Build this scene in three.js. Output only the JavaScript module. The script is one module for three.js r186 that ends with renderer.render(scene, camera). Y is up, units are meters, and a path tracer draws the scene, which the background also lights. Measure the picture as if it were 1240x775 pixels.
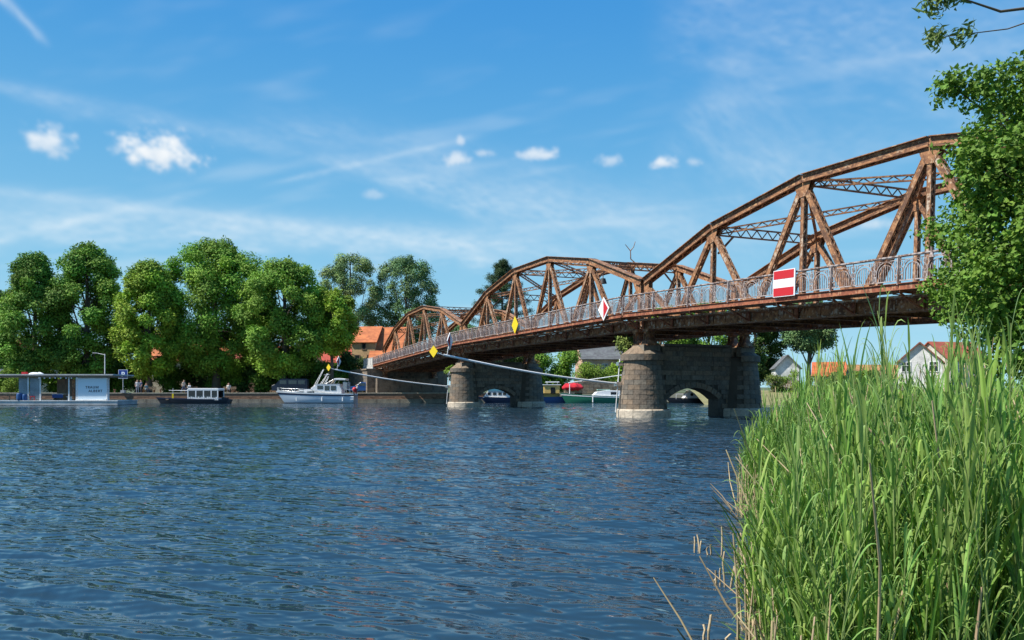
import * as THREE from 'three';
import { mergeGeometries } from 'three/addons/utils/BufferGeometryUtils.js';
import { MarchingCubes } from 'three/addons/objects/MarchingCubes.js';

// ───────────────────────────── random and noise ─────────────────────────────
function rngOf(seed) { let a = seed >>> 0; return () => { a = (a + 0x6D2B79F5) >>> 0; let t = a; t = Math.imul(t ^ (t >>> 15), t | 1); t ^= t + Math.imul(t ^ (t >>> 7), t | 61); return ((t ^ (t >>> 14)) >>> 0) / 4294967296; }; }
const R0 = rngOf(7);
const PERM = new Uint8Array(512); { const p = [...Array(256).keys()]; for (let i = 255; i > 0; i--) { const j = Math.floor(R0() * (i + 1)); [p[i], p[j]] = [p[j], p[i]]; } for (let i = 0; i < 512; i++) PERM[i] = p[i & 255]; }
const lerp = (a, b, t) => a + (b - a) * t;
const clamp = (x, a = 0, b = 1) => Math.min(b, Math.max(a, x));
const sstep = (a, b, x) => { const t = clamp((x - a) / (b - a)); return t * t * (3 - 2 * t); };
// periodic value noise: period px, py in lattice cells
function vnoise(x, y, px = 256, py = 256, s = 0) {
  const xi = Math.floor(x), yi = Math.floor(y), fx = x - xi, fy = y - yi;
  const u = fx * fx * (3 - 2 * fx), v = fy * fy * (3 - 2 * fy);
  const x0 = ((xi % px) + px) % px, x1 = (x0 + 1) % px, y0 = ((yi % py) + py) % py, y1 = (y0 + 1) % py;
  const h = (a, b) => PERM[(PERM[(a + s * 31) & 255] + b + s * 17) & 255] / 255;
  return lerp(lerp(h(x0, y0), h(x1, y0), u), lerp(h(x0, y1), h(x1, y1), u), v);
}
function fbm(x, y, oct, px = 256, py = 256, s = 0) { let a = 0, w = 0.5, t = 0; for (let o = 0; o < oct; o++) { a += w * vnoise(x, y, px, py, s + o); t += w; x *= 2; y *= 2; px = Math.min(256, px * 2); py = Math.min(256, py * 2); w *= 0.5; } return a / t; }

// ───────────────────────────── camera ─────────────────────────────
const scene = new THREE.Scene();
const F = 964, CX = 620, HY = 473, EYE = 1.6;               // focal length, centre and horizon in pixels of a 1240 x 775 frame
const camera = new THREE.PerspectiveCamera(2 * Math.atan(387.5 / F) * 180 / Math.PI, 1240 / 775, 0.1, 6000);
camera.position.set(0, EYE, 0);
camera.lookAt(0, EYE, -10);
camera.setViewOffset(1240, 775, 0, 387.5 - HY, 1240, 775);
camera.updateMatrixWorld(); camera.updateProjectionMatrix();
const renderer = new THREE.WebGLRenderer({ antialias: true });
renderer.setSize(1024, 640);
renderer.toneMapping = THREE.LinearToneMapping;
renderer.toneMappingExposure = 1.62;
renderer.shadowMap.enabled = true;
const W = (px, py, depth) => new THREE.Vector3((px - CX) / F * depth, EYE + (HY - py) / F * depth, -depth);

// ───────────────────────────── sun ─────────────────────────────
const SUN = new THREE.Vector3(-0.585, 0.795, 0.152).normalize();
const sun = new THREE.DirectionalLight(new THREE.Color().setRGB(1.0, 0.95, 0.86), 4.7);
sun.position.copy(SUN).multiplyScalar(300).add(new THREE.Vector3(0, 0, -60)); sun.target.position.set(0, 0, -60);
sun.castShadow = true; sun.shadow.mapSize.set(4096, 4096);
Object.assign(sun.shadow.camera, { left: -110, right: 110, top: 110, bottom: -110, near: 10, far: 700 });
scene.add(sun); scene.add(sun.target);

// ───────────────────────────── sky: clear air, thin cirrus, old contrails, small cumulus ─────────────────────────────
function pxDir(x, y) { const az = Math.atan((x - CX) / F), el = Math.atan((HY - y) / Math.hypot(F, x - CX)); return [az, el]; }
function makeSky() {
  const w = 2560, h = 1280, data = new Float32Array(w * h * 4);
  const rs = rngOf(91);
  const clouds = [];      // az, el, half width, half height, seed, strength
  const put = (x0, y0, x1, y1, st, n) => { const [a0, e0] = pxDir(x0, y1), [a1, e1] = pxDir(x1, y0); clouds.push([(a0 + a1) / 2, (e0 + e1) / 2, (a1 - a0) / 2, (e1 - e0) / 2, n, st]); };
  put(12, 148, 100, 198, 0.75, 1); put(122, 156, 262, 216, 0.95, 2); put(528, 178, 576, 207, 0.62, 3); put(550, 162, 566, 182, 0.45, 4); put(568, 178, 602, 194, 0.4, 5); put(614, 175, 686, 201, 0.66, 6);
  put(712, 183, 766, 208, 0.45, 7); put(782, 183, 824, 212, 0.8, 8); put(828, 186, 856, 206, 0.35, 9); put(430, 228, 478, 246, 0.28, 10); put(1030, 256, 1090, 290, 0.4, 11);
  for (let k = 0; k < 26; k++) { const az = 0.75 + rs() * 4.75, el = 0.13 + rs() * 0.4, s = 0.012 + rs() * 0.035; clouds.push([az, el, s * 1.6, s * 0.7, 20 + k, 0.4 + rs() * 0.55]); }
  // old contrails: great-circle strips between two directions, with half widths
  const dirOf = ([a, e]) => [Math.sin(a) * Math.cos(e), Math.sin(e), -Math.cos(a) * Math.cos(e)];
  const trails = [];
  const trail = (x0, y0, x1, y1, w0, w1, st, n) => { const a = dirOf(pxDir(x0, y0)), b = dirOf(pxDir(x1, y1)); let nx = a[1] * b[2] - a[2] * b[1], ny = a[2] * b[0] - a[0] * b[2], nz = a[0] * b[1] - a[1] * b[0]; const l = Math.hypot(nx, ny, nz); trails.push({ a, b, n: [nx / l, ny / l, nz / l], len: Math.acos(a[0] * b[0] + a[1] * b[1] + a[2] * b[2]), w0, w1, st, s: n }); };
  trail(-60, -70, 52, 48, 0.0045, 0.0035, 0.42, 1); trail(-80, 88, 330, 176, 0.006, 0.011, 0.2, 2); trail(330, 150, 900, 290, 0.02, 0.03, 0.16, 3); trail(400, 194, 640, 256, 0.007, 0.02, 0.26, 12);
  trail(-60, 300, 232, 236, 0.005, 0.004, 0.22, 4); trail(330, 222, 575, 166, 0.0025, 0.003, 0.2, 5); trail(-60, 238, 720, 312, 0.012, 0.016, 0.24, 6); trail(-80, 268, 640, 300, 0.014, 0.02, 0.3, 7); trail(-80, 222, 420, 280, 0.004, 0.006, 0.2, 8);
  trail(620, 248, 850, 300, 0.02, 0.035, 0.16, 9); trail(820, 10, 1300, 70, 0.05, 0.06, 0.17, 10); trail(840, 130, 1000, 260, 0.06, 0.05, 0.15, 11); trail(880, 205, 1240, 150, 0.02, 0.03, 0.1, 13);
  for (let k = 0; k < 16; k++) { const az = 0.8 + rs() * 4.6, el = 0.15 + rs() * 0.7, a2 = az + (rs() - 0.5) * 0.9, e2 = el + (rs() - 0.5) * 0.25; const a = dirOf([az, el]), b = dirOf([a2, Math.max(0.05, e2)]); let nx = a[1] * b[2] - a[2] * b[1], ny = a[2] * b[0] - a[0] * b[2], nz = a[0] * b[1] - a[1] * b[0]; const l = Math.hypot(nx, ny, nz); if (l < 0.05) continue; trails.push({ a, b, n: [nx / l, ny / l, nz / l], len: Math.asin(Math.min(1, l)), w0: 0.008, w1: 0.02 + rs() * 0.03, st: 0.15 + rs() * 0.1, s: 20 + k }); }
  const half = h / 2, SKYB = 1 / 1.56;
  for (let j = 0; j < h; j++) {
    const el = ((j + 0.5) / h - 0.5) * Math.PI, ce = Math.cos(el), y = Math.sin(el);
    const e = Math.max(el, 0), k = Math.pow(1 - Math.min(1, Math.max(y, 0) / 0.62), 1.7);
    // air colour: deep blue overhead to pale near the horizon
    const r0 = lerp(0.042, 0.46, Math.pow(k, 1.45)), g0 = lerp(0.25, 0.76, Math.pow(k, 1.05)), b0 = lerp(0.67, 0.88, k);
    for (let i = 0; i < w; i++) {
      const q = (j * w + i) * 4;
      if (j < half - 4) { data[q] = 0.12; data[q + 1] = 0.13; data[q + 2] = 0.11; data[q + 3] = 1; continue; }
      const th = ((i + 0.5) / w - 0.5) * 2 * Math.PI;         // atan2(z, x)
      const dx = Math.cos(th) * ce, dz = Math.sin(th) * ce;
      let az = Math.atan2(dx, -dz);
      let c = 0, cr = 0, cs = 0;
      // thin veil of cirrus, wind-drawn
      const sx = dx / (y + 0.12), sz = dz / (y + 0.12);
      const wx = sx * 0.9 + sz * 0.35, wz = -sx * 0.35 + sz * 0.9;
      const veil = fbm(wx * 1.1 + 40, wz * 3.6 + 40, 5, 256, 256, 3) * 0.65 + fbm(wx * 5 + 9, wz * 11 + 3, 3, 256, 256, 9) * 0.35;
      cr += sstep(0.50, 0.80, veil) * 0.20 * sstep(0.0, 0.12, y);
      for (const t of trails) {
        const d = dx * t.n[0] + y * t.n[1] + dz * t.n[2];
        if (Math.abs(d) > 2.4 * Math.max(t.w0, t.w1)) continue;
        const ca = dx * t.a[0] + y * t.a[1] + dz * t.a[2]; if (ca < 0.2) continue;
        // signed progress along the strip
        const cx = t.n[1] * t.a[2] - t.n[2] * t.a[1], cy = t.n[2] * t.a[0] - t.n[0] * t.a[2], cz = t.n[0] * t.a[1] - t.n[1] * t.a[0];
        const p = Math.atan2(dx * cx + y * cy + dz * cz, ca) / t.len;
        if (p < -0.15 || p > 1.15) continue;
        const n1 = fbm(p * t.len * 26 + t.s * 7, d * 60 + t.s * 3, 4, 256, 256, 5), n2 = fbm(p * t.len * 90 + t.s, d * 240 + t.s, 3, 256, 256, 7);
        const ww = lerp(t.w0, t.w1, clamp(p)) * (0.7 + 0.8 * n1);
        const off = (n1 - 0.5) * ww * 0.8;
        const g = Math.exp(-Math.pow((d - off) / ww, 2)) * sstep(-0.12, 0.1, p) * (1 - sstep(0.86, 1.12, p));
        cr += t.st * g * (0.25 + 1.15 * n2 * n1 * 1.7);
      }
      for (const b of clouds) {
        let da = az - b[0]; if (da > Math.PI) da -= 2 * Math.PI; if (da < -Math.PI) da += 2 * Math.PI;
        const u = da / b[2], v = (el - b[1]) / b[3];
        if (Math.abs(u) > 1.5 || Math.abs(v) > 1.5) continue;
        const n = fbm(da * 95 + b[4] * 5.3, el * 120 + b[4] * 2.1, 5, 256, 256, 11), n3 = fbm(da * 380 + b[4], el * 420, 3, 256, 256, 13);
        const base = 1 - Math.hypot(u, v < 0 ? v * 1.35 : v) + (n - 0.5) * 0.95 + (n3 - 0.5) * 0.26 - 0.12;
        const cc = sstep(0.0, 0.75, base) * b[5]; if (cc > c) { c = cc; cs = sstep(0.35, -0.6, v + (n - 0.5) * 0.8); }
      }
      cr = Math.min(cr, 0.62);
      let r = lerp(r0, 0.80, cr), g = lerp(g0, 0.90, cr), bb = lerp(b0, 0.96, cr);
      r = lerp(r, 0.94 - 0.2 * cs, c); g = lerp(g, 0.96 - 0.15 * cs, c); bb = lerp(bb, 0.97 - 0.09 * cs, c);
      data[q] = r * SKYB; data[q + 1] = g * SKYB; data[q + 2] = bb * SKYB; data[q + 3] = 1;
    }
  }
  const t = new THREE.DataTexture(data, w, h, THREE.RGBAFormat, THREE.FloatType);
  t.mapping = THREE.EquirectangularReflectionMapping; t.magFilter = THREE.LinearFilter; t.minFilter = THREE.LinearFilter; t.colorSpace = THREE.LinearSRGBColorSpace; t.needsUpdate = true;
  return t;
}
const sky = makeSky();
scene.background = sky; scene.environment = sky;

// ───────────────────────────── textures ─────────────────────────────
function tex(n, fn, srgb = true) {     // fn(u, v) in 0..1 -> [r, g, b] linear 0..1 (stored as sRGB bytes)
  const d = new Uint8Array(n * n * 4), enc = (x) => { x = clamp(x); return Math.round(255 * (srgb ? (x <= 0.0031308 ? 12.92 * x : 1.055 * Math.pow(x, 1 / 2.4) - 0.055) : x)); };
  for (let j = 0; j < n; j++) for (let i = 0; i < n; i++) { const c = fn(i / n, j / n), q = (j * n + i) * 4; d[q] = enc(c[0]); d[q + 1] = enc(c[1]); d[q + 2] = enc(c[2]); d[q + 3] = 255; }
  const t = new THREE.DataTexture(d, n, n); t.wrapS = t.wrapT = THREE.RepeatWrapping; t.magFilter = THREE.LinearFilter; t.minFilter = THREE.LinearMipmapLinearFilter; t.generateMipmaps = true; t.colorSpace = srgb ? THREE.SRGBColorSpace : THREE.NoColorSpace; t.needsUpdate = true; return t;
}
const every = (t, m) => { t.repeat.set(1 / m, 1 / m); return t; };       // uv are metres
const mixc = (a, b, t) => [lerp(a[0], b[0], t), lerp(a[1], b[1], t), lerp(a[2], b[2], t)];
function rustTex(seed, cols, paint, lo, hi) {
  return every(tex(512, (u, v) => {
    const a = fbm(u * 6, v * 6, 5, 6, 6, seed), b = fbm(u * 28, v * 28, 3, 28, 28, seed + 4), s = fbm(u * 40, v * 5, 3, 40, 5, seed + 8);
    let c = mixc(cols[0], cols[1], sstep(0.3, 0.7, a * 0.6 + b * 0.4)); c = mixc(c, cols[2], sstep(0.52, 0.72, b * 0.6 + s * 0.4) * 0.8);
    const p = fbm(u * 14 + 3, v * 10 + 1, 5, 14, 10, seed + 12); c = mixc(c, paint, 0.85 * sstep(lo, hi, p * 0.45 + b * 0.25 + s * 0.3));
    return c;
  }), 2.6);
}
const rustMap = rustTex(1, [[0.11, 0.052, 0.028], [0.33, 0.15, 0.064], [0.50, 0.28, 0.125]], [0.40, 0.28, 0.18], 0.58, 0.7);
const flakeMap = rustTex(2, [[0.13, 0.062, 0.034], [0.34, 0.158, 0.07], [0.50, 0.29, 0.135]], [0.48, 0.40, 0.31], 0.52, 0.66);
const railMap = rustTex(3, [[0.14, 0.085, 0.065], [0.27, 0.17, 0.13], [0.34, 0.19, 0.11]], [0.44, 0.40, 0.39], 0.42, 0.56);
const girderMap = rustTex(5, [[0.11, 0.052, 0.028], [0.33, 0.15, 0.064], [0.50, 0.28, 0.125]], [0.44, 0.40, 0.35], 0.54, 0.66);
const redMap = rustTex(6, [[0.17, 0.055, 0.03], [0.32, 0.105, 0.05], [0.42, 0.19, 0.085]], [0.4, 0.24, 0.15], 0.58, 0.72);
const rustBump = every(tex(512, (u, v) => { const b = fbm(u * 30, v * 30, 4, 30, 30, 21), p = fbm(u * 9 + 3, v * 9 + 1, 5, 9, 9, 24); const x = 0.6 * b + 0.4 * sstep(0.5, 0.6, p); return [x, x, x]; }, false), 2.6);
const stoneMap = every(tex(512, (u, v) => { const a = fbm(u * 4, v * 4, 5, 4, 4, 31), b = fbm(u * 40, v * 40, 3, 40, 40, 33), s = fbm(u * 14, v * 3, 4, 14, 3, 35); let x = 0.62 + 0.5 * (a - 0.5) + 0.4 * (b - 0.5); x *= lerp(1, 0.55, sstep(0.55, 0.75, s)); return [x * 1.05, x, x * 0.93]; }), 3);
const stoneBump = every(tex(512, (u, v) => { const x = fbm(u * 10, v * 10, 5, 10, 10, 41); return [x, x, x]; }, false), 1.5);
const grainMap = every(tex(512, (u, v) => { const a = fbm(u * 5, v * 5, 5, 5, 5, 51), b = fbm(u * 60, v * 60, 2, 60, 60, 53); const x = 0.75 + 0.5 * (a - 0.5) + 0.35 * (b - 0.5); return [x, x, x]; }), 4);
const tileMap = every(tex(512, (u, v) => { const row = Math.floor(v * 16), col = Math.floor(u * 12 + (row % 2) * 0.5); const h = vnoise(col * 3.7 + 0.5, row * 5.1 + 0.5, 256, 256, 61); const a = fbm(u * 5, v * 5, 4, 5, 5, 63); let x = 0.72 + 0.3 * (h - 0.5) + 0.4 * (a - 0.5); if ((v * 16) % 1 < 0.14) x *= 0.7; return [x, x * lerp(0.95, 1.05, h), x]; }), 5);
const brickMap = every(tex(512, (u, v) => { const row = Math.floor(v * 24), col = Math.floor(u * 10 + (row % 2) * 0.5); const h = vnoise(col * 3.3 + 0.5, row * 4.9 + 0.5, 256, 256, 65), a = fbm(u * 6, v * 6, 4, 6, 6, 67); const x = 0.7 + 0.5 * (h - 0.5) + 0.5 * (a - 0.5); const joint = (v * 24) % 1 < 0.13 || (u * 10 + (row % 2) * 0.5) % 1 < 0.06; return joint ? [0.75, 0.72, 0.66] : [x, x, x]; }), 4);
const soilMap = every(tex(512, (u, v) => { const a = fbm(u * 5, v * 5, 5, 5, 5, 71), b = fbm(u * 50, v * 50, 3, 50, 50, 73); return mixc([0.10, 0.085, 0.055], [0.06, 0.10, 0.03], sstep(0.4, 0.62, a)).map((x) => x * (0.7 + 0.6 * b)); }), 6);
const pathMap = every(tex(512, (u, v) => { const a = fbm(u * 5, v * 5, 5, 5, 5, 75), b = fbm(u * 60, v * 60, 3, 60, 60, 77); const x = 0.8 + 0.4 * (a - 0.5) + 0.5 * (b - 0.5); return [0.27 * x, 0.225 * x, 0.165 * x]; }), 5);
const barkMap = every(tex(256, (u, v) => { const a = fbm(u * 24, v * 4, 4, 24, 4, 81); return [0.05 + 0.12 * a, 0.04 + 0.095 * a, 0.03 + 0.07 * a]; }), 1.2);

// ───────────────────────────── materials ─────────────────────────────
const std = (o) => new THREE.MeshStandardMaterial(Object.assign({ roughness: 0.8, metalness: 0, side: THREE.DoubleSide }, o));
const lin = (r, g, b) => new THREE.Color().setRGB(r, g, b);
const M = {
  rust: std({ map: rustMap, bumpMap: rustBump, bumpScale: 0.006, roughness: 0.72 }),
  flake: std({ map: flakeMap, bumpMap: rustBump, bumpScale: 0.006, roughness: 0.75 }),
  rail: std({ map: railMap, roughness: 0.75 }),
  girder: std({ map: girderMap, bumpMap: rustBump, bumpScale: 0.006, roughness: 0.8 }),
  redSteel: std({ map: redMap, bumpMap: rustBump, bumpScale: 0.006, roughness: 0.75 }),
  greyPaint: std({ map: grainMap, color: lin(0.62, 0.62, 0.6) }),
  white: std({ map: grainMap, color: lin(0.95, 0.95, 0.93), roughness: 0.5 }),
  boatWhite: std({ color: lin(0.8, 0.8, 0.79), roughness: 0.3 }),
  hullBlue: std({ color: lin(0.50, 0.58, 0.66), roughness: 0.35 }),
  navy: std({ color: lin(0.016, 0.028, 0.07), roughness: 0.35 }),
  darkHull: std({ color: lin(0.02, 0.025, 0.035), roughness: 0.45 }),
  greenHull: std({ color: lin(0.02, 0.17, 0.10), roughness: 0.4 }),
  blueHull: std({ color: lin(0.03, 0.09, 0.24), roughness: 0.4 }),
  yellowPaint: std({ color: lin(0.62, 0.42, 0.13), roughness: 0.6 }),
  glass: new THREE.MeshPhysicalMaterial({ color: lin(0.02, 0.026, 0.032), roughness: 0.06, metalness: 0, clearcoat: 1, side: THREE.DoubleSide }),
  chrome: std({ color: lin(0.7, 0.7, 0.7), metalness: 0.9, roughness: 0.25 }),
  red: std({ color: lin(0.5, 0.016, 0.022), roughness: 0.5 }),
  redCloth: std({ color: lin(0.48, 0.014, 0.028), roughness: 0.9 }),
  signYellow: std({ color: lin(0.72, 0.53, 0.012), roughness: 0.5 }),
  signWhite: std({ color: lin(0.8, 0.8, 0.8), roughness: 0.45 }),
  blueCloth: std({ color: lin(0.02, 0.06, 0.2), roughness: 0.8 }),
  wood: std({ map: barkMap, color: lin(2.4, 2.2, 1.9), roughness: 0.85 }),
  bark: std({ map: barkMap, roughness: 0.95 }),
  black: std({ color: lin(0.012, 0.012, 0.013), roughness: 0.6 }),
  concrete: std({ map: stoneMap, bumpMap: stoneBump, bumpScale: 0.01, color: lin(0.34, 0.31, 0.25), roughness: 0.9 }),
  quayStone: std({ map: brickMap, color: lin(0.30, 0.17, 0.105), roughness: 0.9 }),
  mortar: std({ map: stoneMap, color: lin(0.15, 0.135, 0.115), roughness: 0.95 }),
  pathm: std({ map: pathMap, roughness: 0.95 }),
  soil: std({ map: soilMap, roughness: 1 }),
  kioskPanel: std({ map: grainMap, color: lin(0.66, 0.76, 0.82), roughness: 0.5 }),
  panelGrey: std({ map: grainMap, color: lin(0.34, 0.39, 0.41), roughness: 0.6 }),
};
M.stones = [[0.32, 0.235, 0.16], [0.36, 0.28, 0.2], [0.27, 0.21, 0.155], [0.31, 0.26, 0.2], [0.38, 0.27, 0.18], [0.24, 0.2, 0.155]].map((c) => std({ map: stoneMap, bumpMap: stoneBump, bumpScale: 0.02, color: lin(c[0] * 0.93, c[1] * 1.0, c[2] * 1.1), roughness: 0.92 }));
M.plinth = std({ map: stoneMap, bumpMap: stoneBump, bumpScale: 0.02, color: lin(0.74, 0.66, 0.55), roughness: 0.9 });
const leafMat = (r, g, b, tr = 0) => new THREE.MeshPhysicalMaterial({ color: lin(r, g, b), roughness: 0.7, transmission: tr, thickness: 0, side: THREE.DoubleSide, specularIntensity: 0.4 });

// ───────────────────────────── helpers ─────────────────────────────
const taken = new Map();
function numbered(n) { const k = taken.get(n) || 0; taken.set(n, k + 1); return k ? `${n}_${String(k).padStart(3, '0')}` : n; }
function tag(o, label, category, group) { o.userData.label = label; o.userData.category = category; if (group) o.userData.group = group; return o; }
function thing(name, label, category, pos = [0, 0, 0], turn = 0, group) { const o = new THREE.Group(); o.name = numbered(name); o.position.set(...pos); o.rotation.y = turn; scene.add(o); return tag(o, label, category, group); }
function mesh(name, geo, mat, parent) { const m = new THREE.Mesh(geo, mat); m.name = parent ? name : numbered(name); m.castShadow = m.receiveShadow = true; (parent || scene).add(m); return m; }
function structure(name, geo, mat) { const m = mesh(name, geo, mat); m.userData.kind = 'structure'; return m; }
function group(name, parent) { const g = new THREE.Group(); g.name = name; parent.add(g); return g; }
const V = (x, y, z) => new THREE.Vector3(x, y, z);
function boxGeo(w, h, d, ou = 0, ov = 0) {
  const g = new THREE.BoxGeometry(w, h, d), uv = g.attributes.uv, dims = [[d, h], [d, h], [w, d], [w, d], [w, h], [w, h]];
  for (let f = 0; f < 6; f++) for (let k = 0; k < 4; k++) uv.setXY(f * 4 + k, uv.getX(f * 4 + k) * dims[f][0] + ou + f * 0.37, uv.getY(f * 4 + k) * dims[f][1] + ov + f * 0.21);
  return g;
}
const rm = rngOf(5);
class Part {                       // collects boxes and bars and merges them into one geometry
  constructor() { this.g = []; }
  add(g, m) { if (m) g.applyMatrix4(m); this.g.push(g.index ? g.toNonIndexed() : g); return this; }
  box(x, y, z, w, h, d, ry = 0) { const m = new THREE.Matrix4().makeRotationY(ry).setPosition(x, y, z); return this.add(boxGeo(w, h, d, rm() * 3, rm() * 3), m); }
  bar(a, b, w, t, up = V(0, 0, 1)) {            // w across (perpendicular to up), t along up
    const d = b.clone().sub(a), l = d.length(); d.normalize(); let x = new THREE.Vector3().crossVectors(d, up); if (x.lengthSq() < 1e-6) x.set(1, 0, 0).cross(d); x.normalize(); const z = new THREE.Vector3().crossVectors(x, d);
    const m = new THREE.Matrix4().makeBasis(x, d, z).setPosition(a.clone().add(b).multiplyScalar(0.5)); return this.add(boxGeo(w, l, t, rm() * 3, rm() * 3), m);
  }
  rod(a, b, r, r2 = r, n = 8) { const d = b.clone().sub(a), l = d.length(); const g = new THREE.CylinderGeometry(r2, r, l, n); const m = new THREE.Matrix4().makeRotationFromQuaternion(new THREE.Quaternion().setFromUnitVectors(V(0, 1, 0), d.clone().normalize())).setPosition(a.clone().add(b).multiplyScalar(0.5)); return this.add(g, m); }
  tube(pts, r, n = 12, k = 6) { return this.add(new THREE.TubeGeometry(new THREE.CatmullRomCurve3(pts), n, r, k)); }
  geo() { const g = mergeGeometries(this.g.map((x) => { for (const n of Object.keys(x.attributes)) if (!['position', 'normal', 'uv'].includes(n)) x.deleteAttribute(n); return x; })); return g; }
  build(name, mat, parent) { return mesh(name, this.geo(), mat, parent); }
}
// tapered, bent limb as a skin over rings
function limbGeo(pts, radii, k = 7) {
  const pos = [], uv = [], idx = []; let len = 0;
  for (let i = 0; i < pts.length; i++) {
    const d = pts[Math.min(i + 1, pts.length - 1)].clone().sub(pts[Math.max(i - 1, 0)]).normalize(); let x = new THREE.Vector3().crossVectors(d, Math.abs(d.z) > 0.9 ? V(1, 0, 0) : V(0, 0, 1)).normalize(); const z = new THREE.Vector3().crossVectors(x, d);
    if (i) len += pts[i].distanceTo(pts[i - 1]);
    for (let j = 0; j <= k; j++) { const a = j / k * 2 * Math.PI; const p = pts[i].clone().addScaledVector(x, Math.cos(a) * radii[i]).addScaledVector(z, Math.sin(a) * radii[i]); pos.push(p.x, p.y, p.z); uv.push(j / k * 6.28 * radii[0], len); }
  }
  for (let i = 0; i < pts.length - 1; i++) for (let j = 0; j < k; j++) { const a = i * (k + 1) + j, b = a + k + 1; idx.push(a, b, a + 1, b, b + 1, a + 1); }
  const g = new THREE.BufferGeometry(); g.setAttribute('position', new THREE.Float32BufferAttribute(pos, 3)); g.setAttribute('uv', new THREE.Float32BufferAttribute(uv, 2)); g.setIndex(idx); g.computeVertexNormals(); return g.toNonIndexed();
}

// ───────────────────────────── river, ground, quay ─────────────────────────────
const QD = 104;                                     // the far quay's face stands this far from the camera
const rw = rngOf(17);
const waves = []; for (let k = 0; k < 40; k++) { const lam = 0.2 * Math.pow(5.5, Math.pow(rw(), 1.25)), th = Math.PI / 2 + 0.6 + (rw() + rw() + rw() - 1.5) * 0.8, kk = 2 * Math.PI / lam; waves.push([Math.cos(th) * kk, Math.sin(th) * kk, 0.0235 / kk, rw() * 6.28]); }
function waterY(x, z) {
  let y = 0; const gust = 0.55 + 0.9 * fbm(x * 0.09 + 20, z * 0.13 + 40, 3, 256, 256, 2);
  const wx = x + 0.5 * (vnoise(x * 0.6 + 5, z * 0.6 + 9, 256, 256, 6) - 0.5), wz = z + 0.5 * (vnoise(x * 0.6 + 50, z * 0.6 + 70, 256, 256, 6) - 0.5);
  for (const w of waves) { const s = Math.sin(w[0] * wx + w[1] * wz + w[3]); y += w[2] * (s + 0.35 * s * Math.abs(s)); }
  return y * gust;
}
function waterBand(x0, x1, d0, d1, c, amp) {
  const nx = Math.round((x1 - x0) / c), nz = Math.round((d1 - d0) / c), pos = new Float32Array((nx + 1) * (nz + 1) * 3), uv = new Float32Array((nx + 1) * (nz + 1) * 2), idx = [];
  for (let j = 0; j <= nz; j++) for (let i = 0; i <= nx; i++) { const q = j * (nx + 1) + i, x = x0 + (x1 - x0) * i / nx, z = -(d0 + (d1 - d0) * j / nz); pos[q * 3] = x; pos[q * 3 + 1] = amp ? waterY(x, z) * amp : 0; pos[q * 3 + 2] = z; uv[q * 2] = x; uv[q * 2 + 1] = z; }
  for (let j = 0; j < nz; j++) for (let i = 0; i < nx; i++) { const a = j * (nx + 1) + i, b = a + nx + 1; idx.push(a, a + 1, b, b, a + 1, b + 1); }
  const g = new THREE.BufferGeometry(); g.setAttribute('position', new THREE.BufferAttribute(pos, 3)); g.setAttribute('uv', new THREE.BufferAttribute(uv, 2)); g.setIndex(idx); g.computeVertexNormals(); return g;
}
{
  const rb = rngOf(23), fine = []; for (let k = 0; k < 60; k++) { const m = 12 + Math.floor(Math.pow(rb(), 1.6) * 70), th = Math.PI / 2 + 0.5 + (rb() + rb() - 1) * 1.0; fine.push([Math.round(Math.cos(th) * m), Math.round(Math.sin(th) * m), 1 / m, rb() * 6.28]); }
  const N = 1024, h = new Float32Array(N * N); let lo = 1e9, hi = -1e9;
  for (const f of fine) {                          // separable phases keep this quick
    const cx = new Float32Array(N), sx = new Float32Array(N), cy = new Float32Array(N), sy = new Float32Array(N);
    for (let i = 0; i < N; i++) { const a = 2 * Math.PI * f[0] * i / N + f[3], b = 2 * Math.PI * f[1] * i / N; cx[i] = Math.cos(a); sx[i] = Math.sin(a); cy[i] = Math.cos(b); sy[i] = Math.sin(b); }
    for (let j = 0; j < N; j++) for (let i = 0; i < N; i++) h[j * N + i] += f[2] * (sx[i] * cy[j] + cx[i] * sy[j]);
  }
  for (const v of h) { lo = Math.min(lo, v); hi = Math.max(hi, v); }
  const d = new Uint8Array(N * N * 4); for (let q = 0; q < N * N; q++) { const v = Math.round(255 * (h[q] - lo) / (hi - lo)); d[q * 4] = d[q * 4 + 1] = d[q * 4 + 2] = v; d[q * 4 + 3] = 255; }
  const t = new THREE.DataTexture(d, N, N); t.wrapS = t.wrapT = THREE.RepeatWrapping; t.magFilter = THREE.LinearFilter; t.minFilter = THREE.LinearMipmapLinearFilter; t.generateMipmaps = true; t.needsUpdate = true; t.repeat.set(1 / 6.3, 1 / 6.3); t.rotation = 0.13;
  const wm = new THREE.MeshPhysicalMaterial({ color: lin(0.015, 0.037, 0.058), roughness: 0.03, ior: 1.333, bumpMap: t, bumpScale: 0.05, side: THREE.DoubleSide });
  const bands = [waterBand(-14, 12, 1, 14, 0.052, 1), waterBand(-28, 26, 14, 36, 0.115, 1), waterBand(-56, 60, 36, 76, 0.3, 1), waterBand(-110, 120, 76, QD + 8, 0.9, 0.7),
    waterBand(-400, -110, -60, QD + 8, 12, 0), waterBand(120, 500, -60, QD + 8, 12, 0), waterBand(-110, -56, 36, 76, 6, 0), waterBand(60, 120, 36, 76, 6, 0), waterBand(-110, -28, -60, 36, 6, 0), waterBand(26, 120, -60, 36, 6, 0), waterBand(-28, -14, -60, 14, 1.5, 0), waterBand(12, 26, -60, 14, 1.5, 0), waterBand(-14, 12, -60, 1, 1.5, 0)];
  const wat = structure('water', mergeGeometries(bands), wm); wat.castShadow = false;
}
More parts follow.
